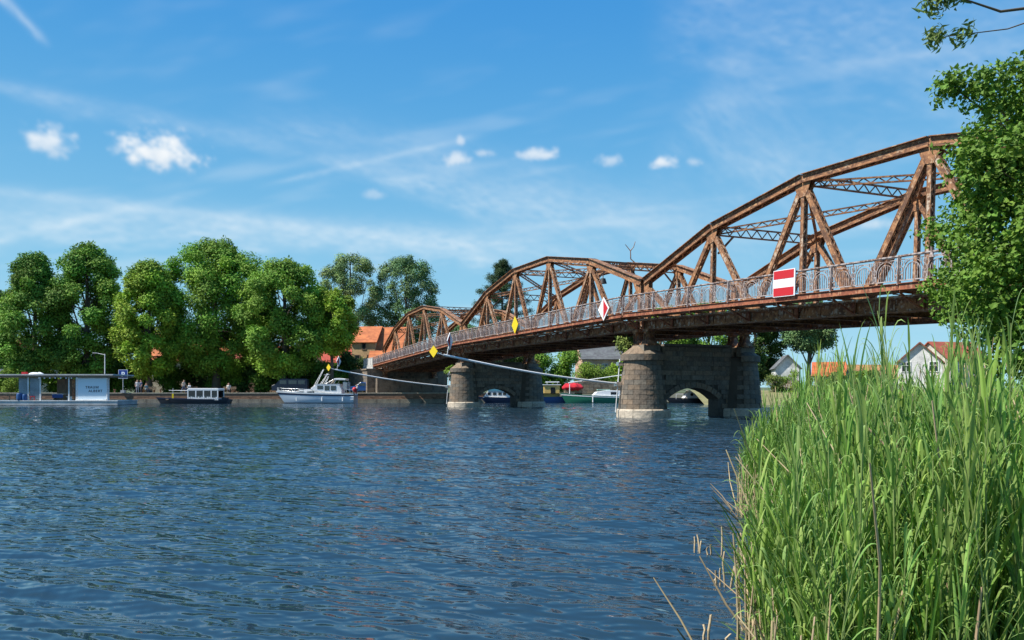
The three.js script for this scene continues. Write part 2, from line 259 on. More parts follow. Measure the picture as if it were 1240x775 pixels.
function sheet(x0, x1, d0, d1, y, n = 1) { const g = new THREE.PlaneGeometry(x1 - x0, d1 - d0, n, n); g.rotateX(-Math.PI / 2); g.translate((x0 + x1) / 2, y, -(d0 + d1) / 2); const uv = g.attributes.uv, p = g.attributes.position; for (let i = 0; i < uv.count; i++) uv.setXY(i, p.getX(i), p.getZ(i)); return g; }
{
  // the far ground, one sheet out to the horizon, gently rising behind the houses
  const g = new THREE.PlaneGeometry(5000, 3000, 120, 90); g.rotateX(-Math.PI / 2); g.translate(0, 0, -QD - 0.6 - 1500);
  const p = g.attributes.position, uv = g.attributes.uv; for (let i = 0; i < p.count; i++) { const d = -p.getZ(i) - QD; p.setY(i, 1.26 + sstep(40, 600, d) * 3); uv.setXY(i, p.getX(i), p.getZ(i)); } g.computeVertexNormals();
  structure('ground', g, M.soil);
  structure('promenade', sheet(-150, -8, QD + 0.55, QD + 8.5, 1.268), M.pathm);
  structure('riverbed', sheet(-400, 500, -60, QD + 3, -1.6), M.soil);
}
{
  const q = thing('quay_wall', 'long low quay wall of brown stone on a grey concrete foot along the tree-lined bank', 'quay wall', [0, 0, -QD]);
  new Part().box(-72, -0.45, -0.2, 146, 1.9, 0.9).build('concrete_foot', M.concrete, q);
  new Part().box(-72, 0.865, -0.3, 146, 0.73, 0.86).build('stone_facing', M.quayStone, q);
  new Part().box(-72, 1.28, -0.3, 146.01, 0.1, 0.98).build('coping', std({ map: stoneMap, color: lin(0.75, 0.68, 0.55), roughness: 0.9 }), q);
  for (const x of [-52, -46, -36.6, -29, -22]) { const b = new Part(); b.rod(V(x, 1.33, -0.2), V(x, 1.75, -0.2), 0.11, 0.09, 10); b.rod(V(x, 1.68, -0.2), V(x, 1.78, -0.2), 0.16, 0.16, 10); b.build('bollard', M.rust, q); }
}
// near bank under the reeds, to the right
const shoreX = (d) => 0.34 + 0.282 * d + 0.22 * Math.sin(d * 0.9 + 1) + 0.12 * Math.sin(d * 2.3);
{
  const nx = 70, nz = 70, pos = [], uv = [], idx = [];
  for (let j = 0; j <= nz; j++) for (let i = 0; i <= nx; i++) {
    const d = -30 + 64 * j / nz, s = shoreX(Math.max(d, 0)) + Math.max(0, d - 14) * 0.45, x = s - 1.2 + Math.pow(i / nx, 1.7) * 40, t = x - s;
    pos.push(x, -0.25 + 0.75 * sstep(-0.6, 3.2, t) + 0.5 * sstep(3, 10, t) + 0.12 * (fbm(x * 0.8 + 30, d * 0.8 + 60, 3) - 0.5), -d); uv.push(x, d);
  }
  for (let j = 0; j < nz; j++) for (let i = 0; i < nx; i++) { const a = j * (nx + 1) + i, b = a + nx + 1; idx.push(a, a + 1, b, b, a + 1, b + 1); }
  const g = new THREE.BufferGeometry(); g.setAttribute('position', new THREE.Float32BufferAttribute(pos, 3)); g.setAttribute('uv', new THREE.Float32BufferAttribute(uv, 2)); g.setIndex(idx); g.computeVertexNormals();
  structure('river_bank', g, M.soil);
}

// ───────────────────────────── the bridge ─────────────────────────────
// own axes: x along the bridge towards the near bank, y up, z out of the upstream truss (x = 0 at the nearer pier)
const bridge = thing('truss_bridge', 'rusty steel truss bridge of three humped spans on two stone piers', 'bridge', [7.894, 0, -47.86], -1.1729);
const SP = 32.5, PN = 6.5, TH = [8.05, 10.3, 11.44, 11.44, 10.3, 8.05], BY = 5.5, WID = 7;
const TX = (k) => k * PN;
function lattice(p, a, b, up, depth, t, pitch) {    // two bars with zigzag lacing between
  const n = Math.max(2, Math.round(a.distanceTo(b) / pitch)), o = up.clone().multiplyScalar(depth / 2), side = new THREE.Vector3().crossVectors(b.clone().sub(a).normalize(), up);
  p.bar(a.clone().add(o), b.clone().add(o), t * 1.5, t, up); p.bar(a.clone().sub(o), b.clone().sub(o), t * 1.5, t, up);
  for (let k = 0; k < n; k++) { const q0 = a.clone().lerp(b, k / n).addScaledVector(o, k % 2 ? 0.9 : -0.9), q1 = a.clone().lerp(b, (k + 1) / n).addScaledVector(o, k % 2 ? -0.9 : 0.9); p.bar(q0, q1, t * 0.8, t * 0.35, side); }
  return p;
}
function laced(a, b, w, dz) {                       // a built-up member in the truss plane: two channels and lacing on both edges
  const p = new Part(), d = b.clone().sub(a).normalize(), e = V(-d.y, d.x, 0), Z = V(0, 0, 1);
  for (const s of [-1, 1]) {
    const o = Z.clone().multiplyScalar(s * dz / 2); p.bar(a.clone().add(o), b.clone().add(o), w, 0.028, Z);
    for (const f of [-1, 1]) { const oo = o.clone().multiplyScalar(0.83).addScaledVector(e, f * (w / 2 + 0.008)); p.bar(a.clone().add(oo), b.clone().add(oo), 0.018, 0.085, Z); }
  }
  const n = Math.round(a.distanceTo(b) / 0.3);
  for (const f of [-1, 1]) for (let k = 0; k < n; k++) { const q0 = a.clone().lerp(b, k / n).addScaledVector(e, f * (w / 2 + 0.03)).addScaledVector(Z, (k % 2 ? 1 : -1) * dz * 0.42), q1 = a.clone().lerp(b, (k + 1) / n).addScaledVector(e, f * (w / 2 + 0.03)).addScaledVector(Z, (k % 2 ? -1 : 1) * dz * 0.42); p.bar(q0, q1, 0.06, 0.014, e); }
  return p;
}
function chord(a, b) {                              // top chord: two webs, an overhanging cover plate, flange angles and open lacing below
  const p = new Part(), d = b.clone().sub(a), l = d.length(); d.normalize(); const e = V(-d.y, d.x, 0), Z = V(0, 0, 1);
  const run = (oy, oz, w, t, up) => { const o = e.clone().multiplyScalar(oy).addScaledVector(Z, oz); p.bar(a.clone().add(o), b.clone().add(o), w, t, up); };
  run(0.235, 0, 0.03, 0.6, Z);                                                     // cover plate
  for (const s of [-1, 1]) { run(0.045, s * 0.15, 0.35, 0.03, Z); run(0.165, s * 0.176, 0.09, 0.022, Z); run(-0.09, s * 0.18, 0.09, 0.03, Z); run(-0.135, s * 0.2, 0.022, 0.1, Z); }
  const n = Math.round(l / 0.45); for (let k = 0; k < n; k++) { const q0 = a.clone().lerp(b, k / n).addScaledVector(e, -0.138).addScaledVector(Z, (k % 2 ? 1 : -1) * 0.14), q1 = a.clone().lerp(b, (k + 1) / n).addScaledVector(e, -0.138).addScaledVector(Z, (k % 2 ? -1 : 1) * 0.14); p.bar(q0, q1, 0.07, 0.016, e); }
  return p;
}
const span = new THREE.Group(); span.name = 'truss_span';
for (const zz of [0, -WID]) {
  const Z = V(0, 0, zz), T = (k) => V(TX(k), TH[k], zz), B = (x) => V(x, BY, zz);
  for (let k = 0; k < 5; k++) {
    const d = T(k + 1).sub(T(k)).normalize().multiplyScalar(0.03);
    chord(T(k).add(k ? d : V(0.06, 0.02, 0)), T(k + 1).sub(k < 4 ? d : V(0.06, -0.02, 0))).build('top_chord', M.rust, span);
  }
  for (let k = 0; k <= 5; k++) {                     // gusset plates, posts, fan of diagonals
    const end = k === 0 || k === 5, x = TX(k) + (k === 0 ? 0.3 : k === 5 ? -0.3 : 0), gp = new Part();
    for (const s of [-1, 1]) {
      const sh = new THREE.Shape(); const g = end ? [[-0.28, 0.12], [0.28, 0.12], [0.3, -0.75], [-0.3, -0.75]] : [[-0.75, 0.02], [-0.2, 0.2], [0.2, 0.2], [0.75, 0.02], [0.55, -0.55], [0.25, -0.95], [-0.25, -0.95], [-0.55, -0.55]];
      const sl = end ? 0 : (TH[k + 1] - TH[k - 1]) / (2 * PN); g.forEach(([u, v], i) => sh[i ? 'lineTo' : 'moveTo'](u, v + u * sl));
      const eg = new THREE.ExtrudeGeometry(sh, { depth: 0.02, bevelEnabled: false }); eg.scale(end ? 0.85 : 0.72, 0.8, 1); eg.translate(x, TH[k] + 0.0, zz + s * 0.125 - (s > 0 ? 0 : 0.02)); gp.add(eg);
    }
    gp.build('gusset_plate', M.rust, span);
    laced(B(x).add(V(0, 0.3, 0)), V(x, TH[k] - 0.3, zz), end ? 0.3 : 0.16, 0.2).build(end ? 'end_post' : 'vertical_post', end ? M.rust : M.flake, span);
    for (const s of [-1, 1]) {
      if ((k === 0 && s < 0) || (k === 5 && s > 0)) continue;
      const top = V(x + s * 0.16, TH[k] - 0.42, zz), bot = B(TX(k) + s * PN / 2).add(V(-s * 0.16, 0.34, 0));
      laced(top, bot, 0.22, 0.23).build('diagonal_brace', (k + (s > 0 ? 1 : 0)) % 2 ? M.rust : M.flake, span);
    }
  }
  for (let k = 0; k < 5; k++) {                      // bottom chord: plate girder in five lengths with stiffeners
    const x0 = TX(k) + (k ? 0.004 : 0.1), x1 = TX(k + 1) - (k < 4 ? 0.004 : 0.1), p = new Part(), L = x1 - x0, c = (x0 + x1) / 2;
    for (const s of [-1, 1]) { p.box(c, BY, zz + s * 0.17, L, 0.46, 0.03); p.box(c, BY + 0.243, zz + s * 0.21, L, 0.025, 0.16); p.box(c, BY - 0.243, zz + s * 0.21, L, 0.025, 0.18); p.box(c, BY - 0.19, zz + s * 0.196, L, 0.07, 0.022); }
    for (let i = 0; i < 7; i++) p.box(x0 + 0.35 + i * (L - 0.7) / 6, BY, zz + 0.2, 0.06, 0.38, 0.035);
    p.build('bottom_chord', M.girder, span);
  }
  for (let k = 0; k < 5; k++) { const p = new Part(), x = TX(k + 0.5); for (const s of [-1, 1]) { const sh = new THREE.Shape(); [[-0.8, 0.1], [0.8, 0.1], [0.35, 0.75], [-0.35, 0.75]].forEach(([u, v], i) => sh[i ? 'lineTo' : 'moveTo'](u, v)); const eg = new THREE.ExtrudeGeometry(sh, { depth: 0.02, bevelEnabled: false }); eg.translate(x, BY + 0.15, zz + s * 0.2); p.add(eg); } p.build('gusset_plate', M.rust, span); }
}
for (let k = 1; k <= 4; k++) {                       // struts between the two trusses and crossed bracing
  const portal = k === 1 || k === 4, p = new Part();
  lattice(p, V(TX(k), TH[k] - (portal ? 0.12 : 0.02), -0.3), V(TX(k), TH[k] - (portal ? 0.12 : 0.02), -WID + 0.3), V(0, 1, 0), portal ? 0.46 : 0.4, 0.07, 0.36);
  if (portal) for (const [z, s] of [[-0.3, -1], [-WID + 0.3, 1]]) p.bar(V(TX(k), TH[k] - 1.3, z), V(TX(k), TH[k] - 0.35, z + s * 0.95), 0.09, 0.09);
  p.build('cross_strut', M.rust, span);
  if (k < 4) for (const s of [0, 1]) {
    const z0 = s ? -0.25 : -WID + 0.25, z1 = s ? -WID + 0.25 : -0.25, a = V(TX(k) + 0.2, TH[k] - 0.05 - s * 0.14, z0), b = V(TX(k + 1) - 0.2, TH[k + 1] - 0.05 - s * 0.14, z1);
    const q = new Part(); lattice(q, a, b, V(0, 1, 0), 0.24, 0.065, 0.3); q.build('lateral_brace', M.rust, span);
  }
}
for (let k = 0; k <= 10; k++) {                      // floor
  const x = k * PN / 2 + (k === 0 ? 0.25 : k === 10 ? -0.25 : 0), p = new Part();
  p.box(x, 5.53, -WID / 2, 0.04, 0.44, WID - 0.5); p.box(x, 5.3, -WID / 2, 0.26, 0.03, WID - 0.5); p.build('cross_girder', M.rust, span);
  // cantilever bracket of the footway
  const b = new Part(), zc = 0.26; b.bar(V(x, 5.86, zc), V(x, 5.9, 1.46), 0.1, 0.08, V(0, 1, 0)); b.bar(V(x, 5.3, zc), V(x, 5.82, 1.4), 0.08, 0.07, V(1, 0, 0)); b.box(x, 5.58, zc + 0.05, 0.2, 0.62, 0.05);
  for (const s of [-1, 1]) if (k + s >= 0 && k + s <= 10) { const pts = []; for (let i = 0; i <= 6; i++) { const a = i / 6 * Math.PI / 2; pts.push(V(x + s * (0.05 + 0.55 * (1 - Math.cos(a))), 5.55 + 0.3 * Math.sin(a), 1.1)); } b.tube(pts, 0.022, 8, 4); }
  b.build('walkway_bracket', M.redSteel, span);
}
for (const z of [-1.2, -2.3, -3.5, -4.7, -5.8]) new Part().box(SP / 2, 5.6, z, SP - 0.6, 0.2, 0.12).build('stringer', M.rust, span);
new Part().box(SP / 2, 5.81, -WID / 2, SP - 0.1, 0.12, WID - 0.9).build('road_deck', M.rust, span);
new Part().box(SP / 2, 5.98, 0.9, SP - 0.06, 0.06, 1.12).build('walkway_deck', M.girder, span);
new Part().box(SP / 2, 5.78, 0.62, SP - 0.06, 0.12, 0.08).box(SP / 2, 5.74, 1.2, SP - 0.06, 0.07, 0.07).build('walkway_stringer', M.girder, span);
for (let k = 0; k < 5; k++) { const x0 = k * PN + 0.01, L = PN - 0.02; new Part().box(x0 + L / 2, 6.06, 1.5, L, 0.23, 0.03).box(x0 + L / 2, 5.945, 1.54, L, 0.022, 0.12).box(x0 + L / 2, 6.178, 1.53, L, 0.02, 0.09).build('fascia_beam', M.redSteel, span); }
// railing: ten bays of 3.25 m with three arches each
function railBay() {
  const p = new Part(), Lb = PN / 2, z = 1.5, y0 = 6.2, y1 = 7.14;
  p.box(Lb / 2, y0 + 0.08, z, Lb - 0.05, 0.035, 0.045);
  p.box(Lb / 2, y1 - 0.1, z, Lb - 0.05, 0.022, 0.03);
  const AW = 0.86, GAP = (Lb - 3 * AW) / 4;
  for (let k = 0; k < 3; k++) {
    const cx = GAP + AW / 2 + k * (AW + GAP), cy = y0 + 0.4;
    for (const r of [0.42, 0.31]) for (let i = 0; i < 10; i++) { const a = i / 10 * Math.PI, b = (i + 1) / 10 * Math.PI; p.bar(V(cx + r * Math.cos(a), cy + r * Math.sin(a), z), V(cx + r * Math.cos(b), cy + r * Math.sin(b), z), 0.026, 0.03); }
    for (const s of [-1, 1]) { p.box(cx + s * 0.42, (y0 + cy) / 2 + 0.05, z, 0.026, cy - y0 - 0.1, 0.03); p.box(cx + s * 0.31, (y0 + cy) / 2 + 0.05, z, 0.024, cy - y0 - 0.1, 0.03); }
    for (let i = -2; i <= 2; i++) { const x = i * 0.1, top = cy + Math.sqrt(0.31 * 0.31 - x * x); p.box(cx + x, (y0 + 0.1 + top) / 2, z, 0.02, top - y0 - 0.1, 0.02); }
    for (const s of [-1, 1]) for (const [dx, h] of [[0.36, 0.2], [0.27, 0.12]]) p.box(cx + s * dx, y1 - 0.1 - h / 2, z, 0.02, h, 0.02);
  }
  for (let k = 0; k <= 3; k++) {                     // scrollwork between the arches
    const cx = GAP / 2 + k * (AW + GAP), r = GAP * 0.42; if (k > 0 && k < 3) p.box(cx, (y0 + y1) / 2, z, 0.03, y1 - y0 - 0.12, 0.03);
    for (const cy of [y0 + 0.2, y0 + 0.48, y0 + 0.7]) for (let i = 0; i < 8; i++) { const a = i / 8 * 2 * Math.PI, b = (i + 1) / 8 * 2 * Math.PI; p.bar(V(cx + r * Math.cos(a), cy + 1.4 * r * Math.sin(a), z), V(cx + r * Math.cos(b), cy + 1.4 * r * Math.sin(b), z), 0.022, 0.026); }
    p.box(cx, y0 + 0.3, z, GAP * 0.8, 0.05, 0.02); p.box(cx, y1 - 0.06, z, 0.02, 0.08, 0.02);
  }
  return p.geo();
}
const bayGeo = railBay(), postGeo = new Part().box(0, 6.62, 1.5, 0.09, 1.0, 0.07).box(0, 6.62, 1.55, 0.04, 0.98, 0.07).box(0, 6.25, 1.44, 0.05, 0.5, 0.05).geo(), capGeo = new Part().box(PN / 2, 7.18, 1.5, PN - 0.01, 0.05, 0.1).box(PN / 2, 7.14, 1.5, PN - 0.01, 0.04, 0.05).geo();
for (let k = 0; k < 10; k++) { const b = mesh('railing_panel', bayGeo, M.rail, span); b.position.x = k * PN / 2; const q = mesh('railing_post', postGeo, M.rail, span); q.position.x = k * PN / 2; }
for (let k = 0; k < 5; k++) { const b = mesh('handrail', capGeo, M.rail, span); b.position.x = k * PN; }
{ // bearings under the truss ends
  for (const zz of [0, -WID]) for (const x of [0.5, SP - 0.5]) new Part().box(x, 5.18, zz, 0.6, 0.12, 0.56).rod(V(x, 5.05, zz - 0.3), V(x, 5.05, zz + 0.3), 0.1, 0.1, 10).add(new THREE.CylinderGeometry(0.18, 0.52, 0.6, 4, 1).rotateY(Math.PI / 4).translate(x, 4.7, zz)).box(x - 0.12, 4.7, zz, 0.03, 0.6, 0.62).box(x + 0.12, 4.7, zz, 0.03, 0.6, 0.62).box(x, 4.36, zz, 0.9, 0.1, 0.8).build('bearing', M.rust, span);
}
const GR = Math.atan2(1.1, SP);
for (const [x, y, a] of [[0, 0, -GR], [-SP, 0, 0], [-2 * SP, -1.1, GR]]) { const g = span.clone(); g.position.set(x, y, 0); g.rotation.z = a; bridge.add(g); }

// piers: two battered round shafts joined by a wall with a low arch, in coursed blocks
function curvedBlock(r0, r1, h, ang, thick) {
  const n = 4, pos = [], uv = [], idx = []; const P = (a, r, y, u, v) => { pos.push(r * Math.sin(a), y, r * Math.cos(a)); uv.push(u, v); return pos.length / 3 - 1; };
  for (let i = 0; i < n; i++) { const a = -ang / 2 + ang * i / n, b = -ang / 2 + ang * (i + 1) / n; const q = [P(a, r0, 0, a * r0, 0), P(b, r0, 0, b * r0, 0), P(b, r1, h, b * r0, h), P(a, r1, h, a * r0, h)]; idx.push(q[0], q[1], q[2], q[0], q[2], q[3]); const t = [P(a, r1, h, a * r0, h), P(b, r1, h, b * r0, h), P(b, r1 - thick, h, b * r0, h + thick), P(a, r1 - thick, h, a * r0, h + thick)]; idx.push(t[0], t[1], t[2], t[0], t[2], t[3]); const d = [P(a, r0, 0, a * r0, 0), P(b, r0, 0, b * r0, 0), P(b, r0 - thick, 0, b * r0, thick), P(a, r0 - thick, 0, a * r0, thick)]; idx.push(d[0], d[2], d[1], d[0], d[3], d[2]); }
  for (const s of [-1, 1]) { const a = s * ang / 2, q = [P(a, r0, 0, 0, 0), P(a, r0 - thick, 0, thick, 0), P(a, r1 - thick, h, thick, h), P(a, r1, h, 0, h)]; s > 0 ? idx.push(q[0], q[1], q[2], q[0], q[2], q[3]) : idx.push(q[0], q[2], q[1], q[0], q[3], q[2]); }
  const g = new THREE.BufferGeometry(); g.setAttribute('position', new THREE.Float32BufferAttribute(pos, 3)); g.setAttribute('uv', new THREE.Float32BufferAttribute(uv, 2)); g.setIndex(idx); const f = g.toNonIndexed(); f.computeVertexNormals(); return f;
}
const pier = new THREE.Group(); pier.name = 'stone_pier';
{
  const rp = rngOf(44), HT = 0.55, A0 = -1.3, A1 = -5.1, AC = -3.2, AH = 1.9, SPR = 1.05, RISE = 0.72;
  const rad = (y) => lerp(1.5, 1.2, clamp((y - 0.5) / 2.9));
  const AR = (AH * AH + RISE * RISE) / (2 * RISE), ACY = SPR + RISE - AR, archTop = (z) => Math.abs(z - AC) < AH ? ACY + Math.sqrt(AR * AR - (z - AC) * (z - AC)) : -9;
  // core
  const sh = new THREE.Shape(); sh.moveTo(0, -1.4); sh.lineTo(-A0, -1.4); sh.lineTo(-A0, SPR); for (let i = 0; i <= 12; i++) { const z = lerp(A0, A1, i / 12); sh.lineTo(-z, archTop(lerp(A0 - 0.001, A1 + 0.001, i / 12))); } sh.lineTo(-A1, -1.4); sh.lineTo(7, -1.4); sh.lineTo(7, 4.28); sh.lineTo(0, 4.28); sh.closePath();
  const cg = new THREE.ExtrudeGeometry(sh, { depth: 2 * HT - 0.06, bevelEnabled: false }); cg.rotateY(Math.PI / 2); cg.translate(-HT + 0.03, 0, 0);
  const core = new Part().add(cg); for (const z of [0, -WID]) { const l = new THREE.LatheGeometry([[1.42, -1.4], [1.42, 0.5], [1.16, 3.4], [1.16, 3.7], [0.01, 3.7]].map(([r, y]) => new THREE.Vector2(r, y)), 24); l.translate(0, 0, z); core.add(l); }
  core.build('core', M.mortar, pier);
  const CH = 0.29;
  for (const [z0, dir] of [[0, 1], [-WID, -1]]) {
    for (let c = 0; c < 10; c++) {
      const y = 0.5 + c * CH, r0 = rad(y), n = 11, ang = 2 * Math.PI / n, geo = curvedBlock(r0 + 0.0, rad(y + CH - 0.012), CH - 0.012, ang - 0.014 / r0, 0.16);
      for (let k = 0; k < n; k++) { const a = (k + (c % 2) * 0.5) * ang, towards = Math.cos(a) * dir; if (towards < -0.62) continue; const m = mesh('stone_block', geo, M.stones[Math.floor(rp() * 6)], pier); m.position.set(0, y, z0); m.rotation.y = a; const s = 1 + (rp() - 0.5) * 0.02; m.scale.set(s, 1, s); }
    }
    const pl = new THREE.LatheGeometry([[1.44, -1.4], [1.62, -1.2], [1.62, 0.4], [1.55, 0.5], [1.4, 0.5]].map(([r, y]) => new THREE.Vector2(r, y)), 32); pl.translate(0, 0, z0); { const uv = pl.attributes.uv, p = pl.attributes.position; for (let i = 0; i < uv.count; i++) uv.setXY(i, uv.getX(i) * 10, p.getY(i)); } mesh('plinth', pl, M.plinth, pier);
    for (let k = 0; k < 9; k++) { const ang = 2 * Math.PI / 9, a = k * ang; if (Math.cos(a) * dir < -0.75) continue; const m = mesh('coping_stone', curvedBlock(1.36, 1.36, 0.36, ang - 0.01, 0.5), M.stones[Math.floor(rp() * 6)], pier); m.position.set(0, 3.4, z0); m.rotation.y = a; const t = mesh('cap_stone', curvedBlock(1.32, 0.62, 0.5, ang - 0.012, 0.3), M.stones[Math.floor(rp() * 6)], pier); t.position.set(0, 3.765, z0); t.rotation.y = a; }
    new Part().box(0, 4.0, z0, 1.9, 0.62, 1.1).build('bearing_block', M.stones[3], pier);
  }
  for (const fx of [1, -1]) for (let c = 0; c < 13; c++) {  // wall facing
    const y = 0.5 + c * CH; let z = -0.9 - rp() * 0.3;
    while (z > -6.1) {
      const l = 0.5 + rp() * 0.45, zc = z - l / 2; const lowest = Math.min(...[0, 0.5, 1].map((t) => y - archTop(z - l * t)));
      if (lowest > 0.3) { const h = Math.min(CH, 4.26 - y); if (h > 0.1) { const m = mesh('stone_block', boxGeo(0.12, h - 0.014, l - 0.014, rp() * 3, rp() * 3), M.stones[Math.floor(rp() * 6)], pier); m.position.set(fx * (HT - 0.035 + rp() * 0.012), y + h / 2, zc); } }
      else if (z < A1 - 0.55 || z > A0 + 0.5) { if (zc < A1 - 0.3 || zc > A0 + 0.3) { const m = mesh('stone_block', boxGeo(0.12, CH - 0.014, l - 0.014, rp() * 3, rp() * 3), M.stones[Math.floor(rp() * 6)], pier); m.position.set(fx * (HT - 0.035), y + CH / 2, zc); } }
      z -= l;
    }
  }
  for (const fx of [1, -1]) for (let i = 0; i < 11; i++) {  // ring of wedge stones round the arch
    const t0 = Math.asin(AH / AR), a = lerp(-t0, t0, (i + 0.5) / 11), m = mesh('arch_stone', boxGeo(0.14, 0.34, 2 * t0 * AR / 11 - 0.012, rp() * 3, rp() * 3), M.stones[Math.floor(rp() * 6)], pier); m.position.set(fx * (HT - 0.03), ACY + (AR + 0.17) * Math.cos(a), AC + (AR + 0.17) * Math.sin(a)); m.rotation.x = a;
  }
  new Part().box(0, 4.34, -WID / 2, 1.8, 0.14, WID - 2.4).build('wall_coping', M.stones[5], pier);
}
for (const x of [0, -SP]) { const g = pier.clone(); g.position.x = x; bridge.add(g); }
{ // the far abutment with its wing wall and the light approach railing
  const ab = group('abutment', bridge), rp = rngOf(48);
  new Part().box(-72.2, 1.6, -3.4, 14, 5.6, 11.2).build('core', M.mortar, ab);
  for (let c = 0; c < 8; c++) { let z = 2.2; const y = 1.2 + c * 0.4; while (z > -8.9) { const l = Math.min(0.8 + rp() * 0.5, z + 9.01); const m = mesh('stone_block', boxGeo(0.14, 0.385, l - 0.015, rp() * 3, rp() * 3), M.stones[Math.floor(rp() * 6)], ab); m.position.set(-65.18, y + 0.2, z - l / 2); z -= l; } let x = -65.12; while (x > -79) { const l = 0.8 + rp() * 0.6; const m = mesh('stone_block', boxGeo(l - 0.015, 0.385, 0.14, rp() * 3, rp() * 3), M.stones[Math.floor(rp() * 6)], ab); m.position.set(x - l / 2, y + 0.2, 2.24); x -= l; } }
  new Part().box(-72.2, 4.48, -3.4, 14.3, 0.18, 11.7).build('wall_coping', M.stones[1], ab);
  new Part().box(-64.55, 1.05, -3.5, 1.2, 4.4, 9.4).build('bearing_ledge', M.stones[2], ab);
  const r = new Part(); for (let k = 0; k < 4; k++) { const x = -65.1 - k * 1.5; r.box(x - 0.75, 5.55, 1.5, 1.4, 0.92, 0.03); r.box(x - 0.75, 6.05, 1.5, 1.5, 0.06, 0.08); r.box(x, 5.5, 1.5, 0.08, 1.1, 0.08); r.box(x - 0.75, 4.98, 1.5, 1.5, 0.16, 0.1); } r.box(-68.1, 4.72, 1.2, 6.2, 0.3, 0.8); r.build('approach_railing', M.greyPaint, ab);
  const nb = group('abutment', bridge); new Part().box(39.6, 0.9, -3.4, 14, 6.4, 11).build('core', M.mortar, nb); new Part().box(32.0, 0.5, -3.5, 1.2, 5.4, 9.4).build('bearing_ledge', M.stones[2], nb);
}
{ // hooked lamp on the railing of the near span
  const x = 21.4, y = -1.1 * x / SP, l = group('railing_lamp', bridge); const pts = []; for (let i = 0; i <= 10; i++) { const a = i / 10 * Math.PI; pts.push(V(x + 0.27 * Math.cos(a), 7.35 + y + 0.3 * Math.sin(a), 1.56)); } pts.unshift(V(x + 0.27, 6.3 + y, 1.56)); pts.push(V(x - 0.27, 7.15 + y, 1.56)); new Part().tube(pts, 0.035, 30, 6).build('bracket', M.rail, l); new Part().rod(V(x - 0.27, 6.98 + y, 1.56), V(x - 0.27, 7.18 + y, 1.56), 0.1, 0.03, 10).build('shade', M.rail, l);
}
bridge.updateMatrixWorld(true);
const BW = (x, y, z) => bridge.localToWorld(V(x, y, z));

// ───────────────────────────── trees and shrubs ─────────────────────────────
// a spray: a handful of folded leaves on a short twig
function sprayGeo(n, len, wid, spread, seed) {
  const r = rngOf(seed), pos = [], nor = [], uv = [], idx = [];
  for (let k = 0; k < n; k++) {
    const o = V((r() - 0.5) * 2 * spread, (r() - 0.5) * spread, (r() - 0.5) * 2 * spread), d = V(o.x + (r() - 0.5), (r() - 0.6) * 0.8, o.z + (r() - 0.5)).normalize(); let s = new THREE.Vector3().crossVectors(d, V((r() - 0.5) * 0.9, 1, (r() - 0.5) * 0.9)).normalize(); const up = new THREE.Vector3().crossVectors(s, d); const l = len * (0.7 + r() * 0.6), w = wid * (0.7 + r() * 0.6);
    const pts = [o, o.clone().addScaledVector(d, l * 0.45).addScaledVector(s, w / 2).addScaledVector(up, w * 0.18), o.clone().addScaledVector(d, l).addScaledVector(up, -l * 0.16), o.clone().addScaledVector(d, l * 0.45).addScaledVector(s, -w / 2).addScaledVector(up, w * 0.18), o.clone().addScaledVector(d, l * 0.45)];
    const b = pos.length / 3; for (const p of pts) { pos.push(p.x, p.y, p.z); nor.push(up.x, up.y, up.z); uv.push(p.x, p.z); } idx.push(b, b + 1, b + 4, b + 1, b + 2, b + 4, b + 2, b + 3, b + 4, b + 3, b, b + 4);
  }
  const g = new THREE.BufferGeometry(); g.setAttribute('position', new THREE.Float32BufferAttribute(pos, 3)); g.setAttribute('uv', new THREE.Float32BufferAttribute(uv, 2)); g.setIndex(idx); const f = g.toNonIndexed(); f.computeVertexNormals(); return f;
}
const SPRAY = { broad: sprayGeo(10, 0.27, 0.18, 0.5, 3), fine: sprayGeo(8, 0.32, 0.17, 0.4, 4), shrub: sprayGeo(10, 0.14, 0.09, 0.2, 5), needle: sprayGeo(14, 0.3, 0.05, 0.3, 6), near: sprayGeo(6, 0.1, 0.085, 0.13, 8), willow: sprayGeo(7, 0.14, 0.034, 0.12, 9) };
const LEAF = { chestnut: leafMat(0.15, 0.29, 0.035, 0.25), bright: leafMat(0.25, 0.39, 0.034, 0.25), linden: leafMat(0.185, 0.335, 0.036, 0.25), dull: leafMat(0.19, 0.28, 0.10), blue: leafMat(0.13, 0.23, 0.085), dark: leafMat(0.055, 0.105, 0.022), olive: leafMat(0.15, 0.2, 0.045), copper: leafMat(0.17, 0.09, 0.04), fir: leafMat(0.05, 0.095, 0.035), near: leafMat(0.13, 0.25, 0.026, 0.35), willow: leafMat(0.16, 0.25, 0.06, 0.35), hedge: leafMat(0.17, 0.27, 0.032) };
const UP = V(0, 1, 0);
